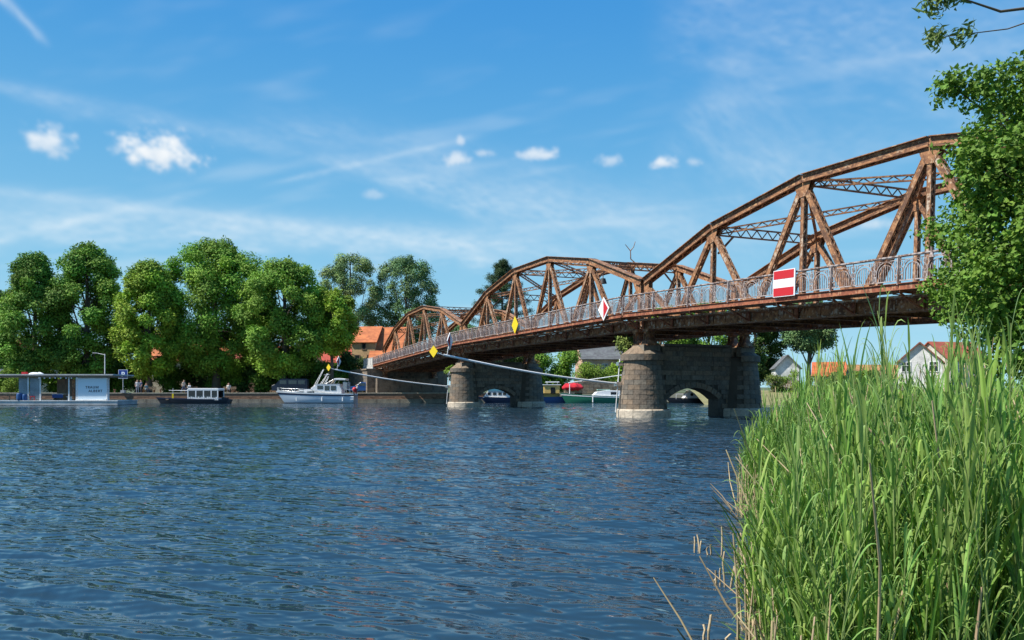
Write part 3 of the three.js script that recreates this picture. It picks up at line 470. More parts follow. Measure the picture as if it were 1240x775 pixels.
function crownOf(name, lobes, n, geo, mat, seed, parent, shell = 0.4) {
  const r = rngOf(seed), im = new THREE.InstancedMesh(geo, mat, n), m = new THREE.Matrix4(), q = new THREE.Quaternion(), q2 = new THREE.Quaternion(), c = new THREE.Color();
  const wsum = []; let t = 0; for (const l of lobes) { t += Math.pow(l.r, 2) * (l.sy || 1); wsum.push(t); }
  for (let i = 0; i < n; i++) {
    const pick = r() * t; let k = 0; while (wsum[k] < pick) k++; const l = lobes[k];
    const a = r() * 6.283, y = r() * 2 - 1, h = Math.sqrt(1 - y * y), d = V(h * Math.cos(a), y, h * Math.sin(a)); const rr = l.r * lerp(shell, 1.04, Math.pow(r(), 0.7)) * (0.86 + 0.3 * vnoise(d.x * 3 + k * 5 + 9, d.y * 3 + d.z * 2.3 + 20));
    const p = V(l.x + d.x * rr, l.y + d.y * rr * (l.sy || 0.8), l.z + d.z * rr);
    const nrm = d.clone().addScaledVector(UP, 0.7).addScaledVector(V(r() - 0.5, r() - 0.5, r() - 0.5), 1.1).normalize(); q.setFromUnitVectors(UP, nrm); q2.setFromAxisAngle(UP, r() * 6.283); q.multiply(q2);
    const s = 0.75 + r() * 0.55; m.compose(p, q, V(s, s, s)); im.setMatrixAt(i, m);
    const b = (0.72 + r() * 0.56) * (l.c || 1); im.setColorAt(i, c.setRGB(b * (0.9 + r() * 0.24) * (l.w || 1), b, b * (0.85 + r() * 0.3)));
  }
  im.name = name; im.userData.kind = 'stuff'; im.castShadow = im.receiveShadow = true; parent.add(im); return im;
}
function trunkOf(parent, h, r0, lobes, seed, lean = 0, base = 0) {
  const r = rngOf(seed), p = new Part(), pts = [], rad = []; const top = V(lean, h, 0);
  for (let i = 0; i <= 7; i++) { const t = i / 7; pts.push(V(lean * t + (r() - 0.5) * r0 * 0.6 * (t > 0 ? 1 : 0), base + (h - base) * t, (r() - 0.5) * r0 * 0.6)); rad.push(r0 * lerp(i === 0 ? 1.35 : 1, 0.22, t)); }
  p.add(limbGeo(pts, rad, 9));
  for (const l of lobes) { const t = clamp(0.25 + 0.5 * (l.y / h) * r() + 0.12), i0 = Math.floor(t * 6.99), a = pts[i0], b = V(l.x, l.y, l.z), mid = a.clone().lerp(b, 0.5).add(V(0, -l.r * 0.15, 0)).add(V((r() - 0.5) * 0.6, 0, (r() - 0.5) * 0.6)); const rr = rad[i0] * 0.42; p.add(limbGeo([a, a.clone().lerp(mid, 0.55), mid, b.clone().lerp(mid, 0.4), b], [rr, rr * 0.8, rr * 0.6, rr * 0.38, rr * 0.15], 6)); }
  return p.build('trunk', M.bark, parent);
}
function makeTree(o) {
  const d = o.depth, s = d / F, base = o.base ?? 1.27, cx = (o.x - CX) * s, top = EYE + (HY - o.top) * s, bot = EYE + (HY - o.bottom) * s, rx = o.half * s, rz = o.rz || Math.min(rx, 6), r = rngOf(o.seed), g = thing(o.name || 'broadleaf_tree', o.label, 'tree', [cx, base, -d], 0, o.group);
  const lobes = [], cy = (top + bot) / 2 - base, ry = (top - bot) / 2, K = Math.round((o.lobes || 26) * 2.7), lr = (o.lobe || 0.34) * 0.6 * Math.min(rx, ry);
  for (let k = 0; k < K; k++) {
    const y = 1 - 2 * (k + 0.5) / K, a = k * 2.39996 + r() * 0.8, prof = o.shape === 'egg' ? Math.sqrt(Math.max(0, 1 - y * y)) * (y > 0 ? 1 - 0.35 * y : 1) : Math.sqrt(Math.max(0, 1 - Math.pow(Math.abs(y), 2.4)));
    const f = 0.4 + 0.62 * Math.sqrt(r()), R = lr * (0.5 + r() * 0.95);
    lobes.push({ x: Math.cos(a) * prof * Math.max(0.1, rx - R * 0.75) * f * 1.12, y: cy + y * Math.max(0.2, ry - R * 0.62), z: Math.sin(a) * prof * Math.max(0.1, rz - R * 0.75) * f * 1.12, r: R, c: 0.78 + r() * 0.5, w: 0.88 + r() * 0.24 });
  }
  trunkOf(g, top - base - lr * 0.8, o.trunk || 0.4, lobes.filter((l, i) => i % 3 === 0 && Math.abs(l.x) < rx * 0.62), o.seed + 1, 0);
  crownOf('crown', lobes, Math.round((o.n || 5200) * 1.3), o.geo || SPRAY.broad, o.mat, o.seed + 2, g, o.shell);
  return g;
}
const ROW = 'tall trees along the quay';
makeTree({ x: 42, top: 307, half: 41, bottom: 462, shape: 'egg', depth: 113, mat: LEAF.chestnut, seed: 101, n: 4800, label: 'slim dark green tree behind the floating kiosk, with a narrow top' });
makeTree({ x: 106, top: 295, half: 53, bottom: 464, shape: 'egg', depth: 115, mat: LEAF.chestnut, seed: 111, n: 6500, trunk: 0.5, label: 'broad dark green tree towering over the white kiosk box' });
makeTree({ x: 180, top: 317, half: 41, bottom: 456, shape: 'egg', depth: 112, mat: LEAF.bright, seed: 121, n: 5200, label: 'yellowish green tree behind the blue parking sign' });
makeTree({ x: 262, top: 290, half: 66, bottom: 455, depth: 117, mat: LEAF.linden, seed: 131, n: 8200, trunk: 0.55, lobes: 34, label: 'widest of the quay trees, rising above the canopied tour boat' });
makeTree({ x: 344, top: 315, half: 55, bottom: 458, depth: 113, mat: LEAF.linden, seed: 141, n: 6800, trunk: 0.5, lobes: 30, label: 'round crowned green tree above the bow of the white cabin cruiser' });
makeTree({ x: 402, top: 352, half: 29, bottom: 428, depth: 113, mat: LEAF.bright, seed: 151, n: 2600, lobes: 16, trunk: 0.3, label: 'smaller bright green tree standing over the cabin cruiser wheelhouse' });
makeTree({ x: 424, top: 307, half: 38, bottom: 415, depth: 150, mat: LEAF.dull, geo: SPRAY.fine, seed: 161, n: 2600, lobes: 30, lobe: 0.32, shell: 0.2, label: 'airy grey green tree with see-through crown behind the bright tree' });
makeTree({ x: 492, top: 309, half: 40, bottom: 420, depth: 152, mat: LEAF.blue, geo: SPRAY.fine, seed: 171, n: 3300, lobes: 32, lobe: 0.34, shell: 0.2, label: 'bluish green tree rising behind the farthest truss span' });
makeTree({ x: -8, top: 352, half: 24, bottom: 440, depth: 120, mat: LEAF.blue, seed: 181, n: 2000, lobes: 14, label: 'dark tree beside the half-timbered house' });
// conifer behind the middle span
{
  const d = 128, s = d / F, g = thing('conifer_tree', 'dark pointed conifer showing above the middle truss span', 'tree', [(608 - CX) * s, 1.4, -d]), H = (HY - 316) * s + 0.2, r = rngOf(191), lobes = [], limbs = new Part();
  const tp = []; for (let i = 0; i <= 6; i++) tp.push(V((r() - 0.5) * 0.1, H * i / 6, 0)); limbs.add(limbGeo(tp, [0.35, 0.3, 0.25, 0.2, 0.14, 0.08, 0.02], 8));
  for (let k = 0; k < 46; k++) { const y = H * (0.2 + 0.8 * Math.pow(k / 46, 0.9)), L = Math.min(4.6, 12.5 * (1.02 - y / H) + 0.3), a = k * 2.4; for (const t of [0.3, 0.55, 0.78, 0.98]) lobes.push({ x: Math.cos(a) * L * t, y: y - L * t * 0.12 + t * t * L * 0.22, z: Math.sin(a) * L * t, r: 0.75 * (1.2 - t * 0.5), sy: 0.5 }); limbs.add(limbGeo([V(0, y, 0), V(Math.cos(a) * L * 0.5, y - L * 0.06, Math.sin(a) * L * 0.5), V(Math.cos(a) * L, y + L * 0.1, Math.sin(a) * L)], [0.06, 0.04, 0.01], 5)); }
  limbs.build('trunk', M.bark, g); crownOf('crown', lobes, 5200, SPRAY.needle, LEAF.fir, 192, g, 0.2);
}
function bush(x, y0, y1, half, d, mat, seed, label, group, n = 900, geo = SPRAY.broad, base) {
  const s = d / F, b = base ?? EYE + (HY - y1) * s, h = EYE + (HY - y0) * s - b, rx = half * s, g = thing('shrub', label, 'shrub', [(x - CX) * s, b, -d], 0, group), r = rngOf(seed), lobes = [];
  for (let k = 0; k < 9; k++) { const t = r(), a = r() * 6.28, rr = Math.min(rx, h * 0.6) * (0.3 + r() * 0.2); lobes.push({ x: (r() * 2 - 1) * Math.max(0, rx - rr * 0.8), y: rr * 0.4 + t * Math.max(0, h - rr * 1.3), z: Math.sin(a) * Math.min(rx, 2) * 0.6, r: rr }); }
  const p = new Part(); for (const l of lobes) p.add(limbGeo([V((r() - 0.5) * 0.3, -0.1, (r() - 0.5) * 0.3), V(l.x * 0.6, l.y * 0.5, l.z * 0.6), V(l.x, l.y, l.z)], [0.05, 0.035, 0.012], 5)); p.build('stem', M.bark, g);
  crownOf('foliage', lobes, n, geo, mat, seed + 1, g, 0.35); return g;
}
// undergrowth and hedge behind the promenade, in the shade of the trees
{
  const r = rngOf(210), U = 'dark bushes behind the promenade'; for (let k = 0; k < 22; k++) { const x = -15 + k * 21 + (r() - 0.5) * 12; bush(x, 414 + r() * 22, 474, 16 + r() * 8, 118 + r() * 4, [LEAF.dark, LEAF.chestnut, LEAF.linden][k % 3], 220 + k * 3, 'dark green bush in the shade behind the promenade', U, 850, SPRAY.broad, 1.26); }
  bush(12, 444, 474, 14, 110, LEAF.hedge, 301, 'light green bush in front of the half-timbered house', undefined, 500, SPRAY.shrub, 1.26);
  bush(86, 440, 474, 16, 119, LEAF.bright, 304, 'green bush below the red roof behind the white kiosk', undefined, 500, SPRAY.shrub, 1.26);
  bush(447, 446, 474, 9, 111, LEAF.olive, 307, 'climbing green bush against the abutment wall', undefined, 450, SPRAY.shrub, 1.26);
}
// the far bank seen under and past the bridge
bush(672, 420, 474, 34, 122, LEAF.linden, 311, 'big green bush on the far bank under the middle span', undefined, 1900, SPRAY.broad, 1.26);
bush(640, 428, 474, 16, 118, LEAF.copper, 314, 'reddish brown bush beside the second pier', undefined, 800, SPRAY.shrub, 1.26);
bush(722, 436, 474, 30, 118, LEAF.hedge, 317, 'light green hedge bush below the grey roofed house', undefined, 1700, SPRAY.shrub, 1.26);
bush(752, 438, 474, 14, 121, LEAF.bright, 320, 'leafy green bush beside the nearer pier under the house', undefined, 700, SPRAY.broad, 1.26);
const FARB = 'trees on the far bank past the bridge';
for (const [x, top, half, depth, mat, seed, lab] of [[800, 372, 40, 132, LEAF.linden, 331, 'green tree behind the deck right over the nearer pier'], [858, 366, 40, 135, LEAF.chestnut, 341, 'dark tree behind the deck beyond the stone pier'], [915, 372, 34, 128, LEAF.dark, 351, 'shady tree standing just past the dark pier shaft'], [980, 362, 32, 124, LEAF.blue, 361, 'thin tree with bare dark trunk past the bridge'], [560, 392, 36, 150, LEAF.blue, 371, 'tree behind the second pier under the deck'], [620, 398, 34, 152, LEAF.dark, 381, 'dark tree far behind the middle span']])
  makeTree({ x, top, half, bottom: lab.startsWith('thin') ? 425 : 462, depth, mat, seed, n: 3200, lobes: 20, label: lab, group: FARB, geo: SPRAY.broad });

// near tree on the right bank, leaning over the reeds
{
  const g = thing('maple_tree', 'leafy green tree on the near bank hiding the end of the bridge', 'tree', [10.95, 0.4, -14.5]), r = rngOf(401), lobes = [];
  // envelope traced as clumps: x, y, z from the base, radius
  const L = [[-2.3, 3.0, 0.3, 0.95], [-1.9, 4.2, 0.2, 1.05], [-2.3, 5.1, 0.4, 0.9], [-1.5, 5.9, -0.3, 1.0], [-1.2, 6.9, 0.2, 0.85], [-2.35, 6.6, 0.2, 0.55], [-3.0, 6.72, 0.1, 0.3], [-0.4, 7.6, 0, 0.9], [-0.6, 5.2, 0.8, 1.2], [-0.7, 3.8, 0.9, 1.2], [-1.2, 2.4, 0.7, 1.1], [-2.0, 1.9, 0.5, 0.8], [0.8, 6.6, 0.4, 1.4], [1.0, 4.6, 0.8, 1.5], [0.7, 2.8, 1.0, 1.4], [2.4, 5.6, -0.4, 1.6], [2.2, 3.6, 0, 1.6], [-0.6, 6.2, -1.2, 1.2], [-1.0, 4.4, -1.4, 1.3], [-1.3, 3.0, -1.3, 1.2], [0.9, 8.2, -0.3, 1.0], [1.2, 1.6, 0.9, 1.1], [-0.4, 1.4, 0.6, 1.0]];
  for (const [x, y, z, R] of L) { lobes.push({ x, y, z, r: R, sy: 0.85 }); for (let k = 0; k < 5; k++) { const a = r() * 6.28, e = r() * 2 - 1, h = Math.sqrt(1 - e * e); lobes.push({ x: x + Math.cos(a) * h * R * 0.8, y: y + e * R * 0.7, z: z + Math.sin(a) * h * R * 0.8, r: R * (0.3 + r() * 0.2), sy: 0.7 }); } }
  trunkOf(g, 7.2, 0.24, lobes.filter((_, i) => i % 6 === 0), 402, -0.3, -0.3); crownOf('crown', lobes, 13000, SPRAY.near, LEAF.near, 403, g, 0.45);
}
{ // willow beyond the frame on the right whose branch hangs into the top corner
  const g = thing('willow_tree', 'branch of narrow leaves hanging from a tree beyond the bank', 'tree', [12.6, 1.38, -10.5]), p = new Part(), lobes = [], r = rngOf(411);
  p.add(limbGeo([V(0, -1.7, 0), V(0.1, 2.5, 0), V(-0.2, 5, 0.1), V(-0.4, 6.6, -0.2)], [0.3, 0.24, 0.18, 0.1], 9));
  const br = (pts, r0) => p.add(limbGeo(pts, pts.map((_, i) => r0 * (1 - i / pts.length)), 5));
  br([V(-0.2, 5, 0.1), V(-2.4, 5.8, -0.4), V(-4.2, 5.75, -0.7), V(-5.6, 5.65, -0.9), V(-6.3, 5.95, -1.0)], 0.05); br([V(-4.4, 5.73, -0.7), V(-5.5, 5.4, -0.9), V(-6.6, 5.3, -1.0)], 0.014); br([V(-2.4, 5.8, -0.4), V(-4, 6.4, -0.5), V(-5.2, 6.7, -0.7)], 0.03); br([V(-0.4, 6.6, -0.2), V(-2, 7.6, -0.5), V(-3.4, 7.9, -0.6)], 0.06); br([V(-0.2, 5, 0.1), V(2, 6.8, 1), V(3, 8, 1.4)], 0.08); br([V(-0.4, 6.6, -0.2), V(0.2, 8.4, 0.8)], 0.08);
  p.build('trunk', M.bark, g);
  for (const [x, y, z, R] of [[-6.45, 5.85, -1, 0.2], [-6.2, 6.0, -1, 0.2], [-6.5, 5.32, -1, 0.13], [-6.15, 5.35, -0.95, 0.15], [-5.0, 5.65, -0.8, 0.16], [-4.7, 5.72, -0.75, 0.2], [-4.4, 5.9, -0.7, 0.24], [-5.2, 6.7, -0.7, 0.3], [-4.6, 6.5, -0.6, 0.25], [-4.1, 6.15, -0.6, 0.22], [-3.9, 6.0, -0.6, 0.24], [-3.2, 6.0, -0.5, 0.4], [-3.4, 7.9, -0.6, 0.7], [-2, 7.6, -0.5, 0.9], [3, 8, 1.4, 1.4], [0.2, 8.6, 0.8, 1.4], [-1, 6.9, 0, 0.9], [2, 6.8, 1, 1.2]]) lobes.push({ x, y, z, r: R });
  crownOf('crown', lobes.slice(0, 12), 420, SPRAY.willow, LEAF.willow, 415, g, 0.05); crownOf('crown', lobes.slice(12), 2600, SPRAY.willow, LEAF.willow, 412, g, 0.1);
}
// plants that have taken root on the piers
function pierPlant(x, y, z, R, seed, label, mat) { const p0 = BW(x, y, z), g = thing('pier_plant', label, 'plant', [p0.x, p0.y, p0.z]), r = rngOf(seed), st = new Part(), lobes = []; for (let k = 0; k < 5; k++) { const l = { x: (r() - 0.5) * R * 1.6, y: R * (0.5 + r() * 0.9), z: (r() - 0.5) * R, r: R * (0.3 + r() * 0.2) }; lobes.push(l); st.add(limbGeo([V(0, -0.05, 0), V(l.x * 0.4, l.y * 0.6, l.z * 0.4), V(l.x, l.y, l.z)], [0.02, 0.014, 0.005], 5)); } st.build('stem', M.bark, g); crownOf('foliage', lobes, 260, SPRAY.shrub, mat, seed + 1, g, 0.2); }
pierPlant(-1.0, 3.95, 0.8, 0.55, 421, 'yellow green plant growing on the coping of the nearer pier', LEAF.olive);
pierPlant(-SP - 0.9, 3.2, 1.0, 0.4, 424, 'small plant growing out of the second pier coping', LEAF.hedge);

// ───────────────────────────── houses on the far bank ─────────────────────────────
function house(o) {                                 // gable along x (ridge left-right) or along z (gable to the river)
  const g = thing('house', o.label, 'house', o.pos, o.turn || 0, o.group), { w, d, h, rh } = o, ov = 0.35;
  const p = new Part(); p.box(0, h / 2, 0, w, h, d); const sh = new THREE.Shape();
  if (o.front) { sh.moveTo(-w / 2, h); sh.lineTo(w / 2, h); sh.lineTo(0, h + rh); const e = new THREE.ExtrudeGeometry(sh, { depth: d - 0.02, bevelEnabled: false }); e.translate(0, -0.02, -d / 2 + 0.01); p.add(e); }
  else { sh.moveTo(-d / 2, h); sh.lineTo(d / 2, h); sh.lineTo(0, h + rh); const e = new THREE.ExtrudeGeometry(sh, { depth: w - 0.02, bevelEnabled: false }); e.rotateY(-Math.PI / 2); e.translate(w / 2 - 0.01, -0.02, 0); p.add(e); }
  p.build('wall', o.wall, g);
  const half = (o.front ? w : d) / 2, sl = Math.hypot(half, rh), ang = Math.atan2(rh, half), run = (o.front ? d : w) + 2 * ov;
  for (const s of [-1, 1]) { const b = boxGeo(o.front ? sl + ov : run, 0.14, o.front ? run : sl + ov), m = new THREE.Matrix4(); const r = mesh('roof', b, o.roof, g); const mx = s * (half + ov * Math.cos(ang)) / 2, my = h + rh - ((sl + ov) / 2) * Math.sin(ang) + 0.08; if (o.front) { r.position.set(mx, my, 0); r.rotation.z = -s * ang; } else { r.position.set(0, my, mx); r.rotation.x = s * ang; } const uv = b.attributes.uv; if (o.front) for (let i = 0; i < uv.count; i++) uv.setXY(i, uv.getY(i), uv.getX(i)); }
  for (const [x, y, ww, hh] of o.win || []) { const f = new Part(); f.box(x, y, d / 2 + 0.03, ww + 0.2, hh + 0.2, 0.08); const fr = f.build('window', o.frame || M.white, g); new Part().box(x, y, d / 2 + 0.062, ww, hh, 0.03).build('pane', M.glass, fr); if (ww > 0.7) new Part().box(x, y, d / 2 + 0.085, 0.06, hh, 0.02).box(x, y + hh * 0.15, d / 2 + 0.085, ww, 0.05, 0.02).build('glazing_bar', o.frame || M.white, fr); }
  for (const [x, z, ch] of o.chimney || []) { const c = new Part().box(x, h + rh * 0.7 + ch / 2, z, 0.6, ch, 0.6).box(x, h + rh * 0.7 + ch, z, 0.72, 0.12, 0.72); c.build('chimney', M.quayStone, g); }
  if (o.timber) { const t = new Part(); for (let k = 0; k <= 5; k++) t.box(-w / 2 + 0.1 + k * (w - 0.2) / 5, h * 0.7, d / 2 + 0.02, 0.16, h * 0.6, 0.06); for (const y of [h * 0.42, h * 0.72, h * 0.98]) t.box(0, y, d / 2 + 0.025, w, 0.16, 0.06); t.build('timber_frame', M.bark, g); }
  return g;
}
const roofM = (r, g, b) => std({ map: tileMap, color: lin(r, g, b), roughness: 0.85 }), wallM = (r, g, b) => std({ map: grainMap, color: lin(r, g, b), roughness: 0.9 });
const orange = roofM(0.62, 0.19, 0.065), red = roofM(0.45, 0.105, 0.06), brown = roofM(0.32, 0.11, 0.07), slate = roofM(0.17, 0.18, 0.19);
const at = (px, d) => [(px - CX) / F * d, 1.3, -d];
house({ label: 'half-timbered house with red tiled roof behind the left end of the kiosk', pos: at(0, 136), w: 8, d: 7, h: 5.2, rh: 3.6, wall: wallM(0.6, 0.56, 0.48), roof: red, timber: true, win: [[-2.6, 3.6, 0.9, 1.1], [-1, 3.6, 0.9, 1.1], [0.8, 3.6, 0.9, 1.1], [2.4, 3.6, 0.9, 1.1]] });
house({ label: 'cream gabled house with red roof behind the white kiosk', pos: at(74, 138), turn: 0.35, w: 6.5, d: 8, h: 5, rh: 4, front: true, wall: wallM(0.72, 0.68, 0.58), roof: red, win: [[-0.4, 5.6, 0.9, 1.2], [-1.6, 2.4, 0.9, 1.2], [1.4, 2.4, 0.9, 1.2]] });
house({ label: 'long orange roofed house half hidden behind the tallest quay tree', pos: at(235, 142), w: 15, d: 8, h: 5.6, rh: 4.8, wall: wallM(0.6, 0.5, 0.38), roof: orange, win: [[-5, 3.4, 1, 1.3], [-2, 3.4, 1, 1.3], [1, 3.4, 1, 1.3], [4, 3.4, 1, 1.3]] });
house({ label: 'brown brick house with red roof behind the bow of the cabin cruiser', pos: at(322, 140), w: 9, d: 8, h: 4.4, rh: 3.6, wall: wallM(0.42, 0.26, 0.18), roof: red, win: [[-2.6, 2.6, 1, 1.3], [0, 2.6, 1, 1.3], [2.6, 2.6, 1, 1.3]] });
house({ label: 'gabled house with pale gable and crimson roof above the cabin cruiser', pos: at(372, 140), w: 7, d: 9, h: 5.2, rh: 3.4, front: true, wall: wallM(0.55, 0.52, 0.42), roof: brown, win: [[-1.2, 4.6, 0.8, 1.1], [1.2, 4.6, 0.8, 1.1]] });
house({ label: 'low house with bright red roof between the gabled house and the bridge', pos: at(410, 141), w: 9, d: 8, h: 5.2, rh: 3.2, wall: wallM(0.5, 0.4, 0.3), roof: roofM(0.55, 0.09, 0.055), win: [[-2, 3, 1, 1.2], [2, 3, 1, 1.2]] });
house({ label: 'yellow walled house with orange roof at the far end of the bridge', pos: at(447, 127), turn: -0.12, w: 3.7, d: 6, h: 7.9, rh: 2.5, wall: wallM(0.75, 0.5, 0.26), roof: orange, win: [[0.1, 7.2, 0.5, 0.9], [-1.0, 5.2, 0.7, 1.2], [1.0, 5.2, 0.7, 1.2]], frame: wallM(0.3, 0.2, 0.14) });
house({ label: 'house with steep bright orange roof seen through the farthest truss span', pos: at(474, 127), turn: -0.1, w: 4.4, d: 9, h: 5.0, rh: 5.3, wall: wallM(0.7, 0.46, 0.26), roof: orange, win: [[0, 4, 0.7, 1]] });
house({ label: 'grey roofed house with brick chimney behind the hedge under the bridge', pos: at(735, 146), turn: 0.08, w: 10.5, d: 8, h: 6.0, rh: 3.9, wall: wallM(0.72, 0.46, 0.34), roof: slate, chimney: [[-1.0, 1.6, 1.5]], win: [[-3.6, 4.4, 0.9, 1.2], [-1.2, 4.4, 0.9, 1.2], [1.2, 4.4, 0.9, 1.2], [3.6, 4.4, 0.9, 1.2]] });
house({ label: 'small house with orange roof and white door front seen through the reeds', pos: at(1004, 112), turn: -0.4, w: 3.8, d: 4.6, h: 2.4, rh: 1.8, wall: wallM(0.74, 0.66, 0.56), roof: roofM(0.66, 0.15, 0.05), win: [[-1.3, 1.9, 0.8, 1]] });
house({ label: 'white gabled house with brown roof behind the reed tops', pos: at(1115, 100), turn: -0.5, w: 4.8, d: 7, h: 3.8, rh: 2.3, front: true, wall: wallM(0.8, 0.79, 0.76), roof: brown, win: [[-1.5, 3.2, 0.9, 1.1], [1.5, 3.2, 0.9, 1.1]] });
house({ label: 'white shed gable beside the bare tree trunk past the bridge', pos: at(951, 118), turn: -0.2, w: 3.4, d: 5, h: 3.6, rh: 1.8, front: true, wall: wallM(0.8, 0.8, 0.78), roof: slate, win: [] });
house({ label: 'long low house with orange roof far behind the reed tops', pos: at(1062, 130), turn: 0.05, w: 12, d: 7, h: 2.2, rh: 2.2, wall: wallM(0.6, 0.52, 0.4), roof: roofM(0.5, 0.25, 0.1), win: [] });
house({ label: 'house with dark red roof beyond the right bridge end', pos: at(1150, 128), turn: 0.3, w: 8, d: 8, h: 5.0, rh: 3.0, wall: wallM(0.7, 0.64, 0.55), roof: red, win: [[-2, 4.2, 1, 1.2], [2, 4.2, 1, 1.2]] });
{ // garden wall behind the moored boats, and a fence past the bridge
  const g = thing('garden_wall', 'grey rubble garden wall behind the green boat', 'wall', [(728 - CX) / F * 113, 1.2, -113]), r = rngOf(501); new Part().box(0, 0.8, -0.12, 9, 1.7, 0.4).build('core', M.mortar, g);
  for (let c = 0; c < 4; c++) { let x = -4.5; while (x < 4.4) { const l = Math.min(0.5 + r() * 0.6, 4.5 - x); const m = mesh('stone_block', boxGeo(l - 0.03, 0.4, 0.2, r() * 3, r() * 3), M.stones[Math.floor(r() * 6)], g); m.position.set(x + l / 2, 0.2 + c * 0.42, 0.06); x += l; } }
  const f = thing('wooden_fence', 'weathered board fence on the bank past the dark pier', 'fence', [(952 - CX) / F * 100, 1.0, -100], -0.3); for (let k = 0; k < 11; k++) { const m = mesh('board', boxGeo(0.24, 1.7 + r() * 0.25, 0.04, r(), r()), M.wood, f); m.position.set(-1.6 + k * 0.3, 1.0, 0); m.rotation.z = (r() - 0.5) * 0.06; } new Part().box(-0.1, 0.6, -0.05, 3.6, 0.1, 0.06).box(-0.1, 1.5, -0.05, 3.6, 0.1, 0.06).build('rail', M.wood, f);
}
{ // low grassy bank past the pier, with a pipe handrail
  const pos = [], uv = [], idx = [], nx = 40, nz = 10; for (let j = 0; j <= nz; j++) for (let i = 0; i <= nx; i++) { const x = 22 + i * 2, d = 88 - i * 0.5 + j * 2.6; pos.push(x, -0.5 + 2.1 * sstep(0, 4, j) + 0.25 * (fbm(x * 0.4, d * 0.4 + 9, 3) - 0.5), -d); uv.push(x, d); } for (let j = 0; j < nz; j++) for (let i = 0; i < nx; i++) { const a = j * (nx + 1) + i, b = a + nx + 1; idx.push(a, a + 1, b, b, a + 1, b + 1); }
  const g = new THREE.BufferGeometry(); g.setAttribute('position', new THREE.Float32BufferAttribute(pos, 3)); g.setAttribute('uv', new THREE.Float32BufferAttribute(uv, 2)); g.setIndex(idx); g.computeVertexNormals(); structure('far_river_bank', g, std({ map: pathMap, color: lin(0.9, 1.0, 0.6), roughness: 1 }));
  const rr = rngOf(511); for (let k = 0; k < 7; k++) bush(938 + k * 20, 445 + rr() * 9, 482, 13, 95 - k * 0.6, [LEAF.olive, LEAF.hedge][k % 2], 520 + k * 3, 'low grassy bush on the bank past the bridge', 'low bushes past the bridge', 420, SPRAY.shrub, 0.9);
}

// ───────────────────────────── boats ─────────────────────────────
function hullGeo(L, B, D, o = {}) {                  // bow towards -x, water line at y = 0
  const ns = 18, pos = [], uv = [], idx = [], rake = o.rake ?? 0.7, sh = (t) => D * (1 + (o.sheer ?? 0.45) * Math.pow(1 - t, 2)), hb = (t) => B / 2 * Math.pow(Math.sin(Math.min(1, 0.04 + t * (o.full ?? 1.9)) * Math.PI / 2), 0.8) * (o.pointed ? 1 - 0.75 * Math.pow(Math.max(0, t - 0.72) / 0.28, 2) : 1 - 0.1 * Math.pow(t, 4)), prof = [[0, -0.4], [0.72, -0.3], [0.9, 0.05], [0.97, 0.5], [1, 1]];
  const ring = []; for (const [a, b] of prof) ring.push([-a, b]); ring.reverse(); for (const p of prof.slice(1)) ring.push(p); // port sheer … keel … starboard sheer
  for (let i = 0; i <= ns; i++) { const t = i / ns; for (const [a, b] of ring) { const y = b < 0 ? b : b * sh(t), x = -L / 2 + t * L - rake * Math.pow(1 - t, 2) * (y / D) + (o.pointed ? rake * Math.pow(t, 3) * (y / D) * 0.6 : 0); pos.push(x, y, a * hb(t)); uv.push(x, y); } }
  const k = ring.length; for (let i = 0; i < ns; i++) for (let j = 0; j < k - 1; j++) { const a = i * k + j, b = a + k; idx.push(a, b, a + 1, b, b + 1, a + 1); }
  const b0 = ns * k; for (let j = 1; j < k - 1; j++) idx.push(b0, b0 + j, b0 + j + 1);
  const g = new THREE.BufferGeometry(); g.setAttribute('position', new THREE.Float32BufferAttribute(pos, 3)); g.setAttribute('uv', new THREE.Float32BufferAttribute(uv, 2)); g.setIndex(idx); g.computeVertexNormals();
  const dp = [], di = [], du = []; for (let i = 0; i <= ns; i++) { const t = i / ns, y = sh(t) - (o.deckDrop ?? 0.05), x = -L / 2 + t * L - rake * Math.pow(1 - t, 2) * (y / D) + (o.pointed ? rake * Math.pow(t, 3) * (y / D) * 0.6 : 0); dp.push(x, y, -hb(t) * 0.99, x, y, hb(t) * 0.99); du.push(x, -1, x, 1); if (i < ns) { const a = i * 2; di.push(a, a + 1, a + 2, a + 1, a + 3, a + 2); } }
  const dg = new THREE.BufferGeometry(); dg.setAttribute('position', new THREE.Float32BufferAttribute(dp, 3)); dg.setAttribute('uv', new THREE.Float32BufferAttribute(du, 2)); dg.setIndex(di); dg.computeVertexNormals();
  const strip = (y0, y1, out) => { const p = [], u = [], n = []; for (const s of [-1, 1]) for (let i = 0; i <= ns; i++) { const t = i / ns; for (const b of [y0, y1]) { const y = b * sh(t), x = -L / 2 + t * L - rake * Math.pow(1 - t, 2) * (y / D) - (i === 0 ? out : 0); p.push(x, y, s * (hb(t) * (0.97 + 0.03 * (b - 0.5) / 0.5) + out)); u.push(x, y); } } for (const o2 of [0, 1]) for (let i = 0; i < ns; i++) { const a = o2 * 2 * (ns + 1) + i * 2; n.push(a, a + 1, a + 2, a + 1, a + 3, a + 2); } const q = new THREE.BufferGeometry(); q.setAttribute('position', new THREE.Float32BufferAttribute(p, 3)); q.setAttribute('uv', new THREE.Float32BufferAttribute(u, 2)); q.setIndex(n); q.computeVertexNormals(); return q; };
  return { hull: g, deck: dg, strip, sh, hb };
}
function prism(pts, z0, z1) { const s = new THREE.Shape(); pts.forEach(([x, y], i) => s[i ? 'lineTo' : 'moveTo'](x, y)); const g = new THREE.ExtrudeGeometry(s, { depth: z1 - z0, bevelEnabled: true, bevelThickness: 0.03, bevelSize: 0.03, bevelSegments: 1 }); g.translate(0, 0, z0); return g; }
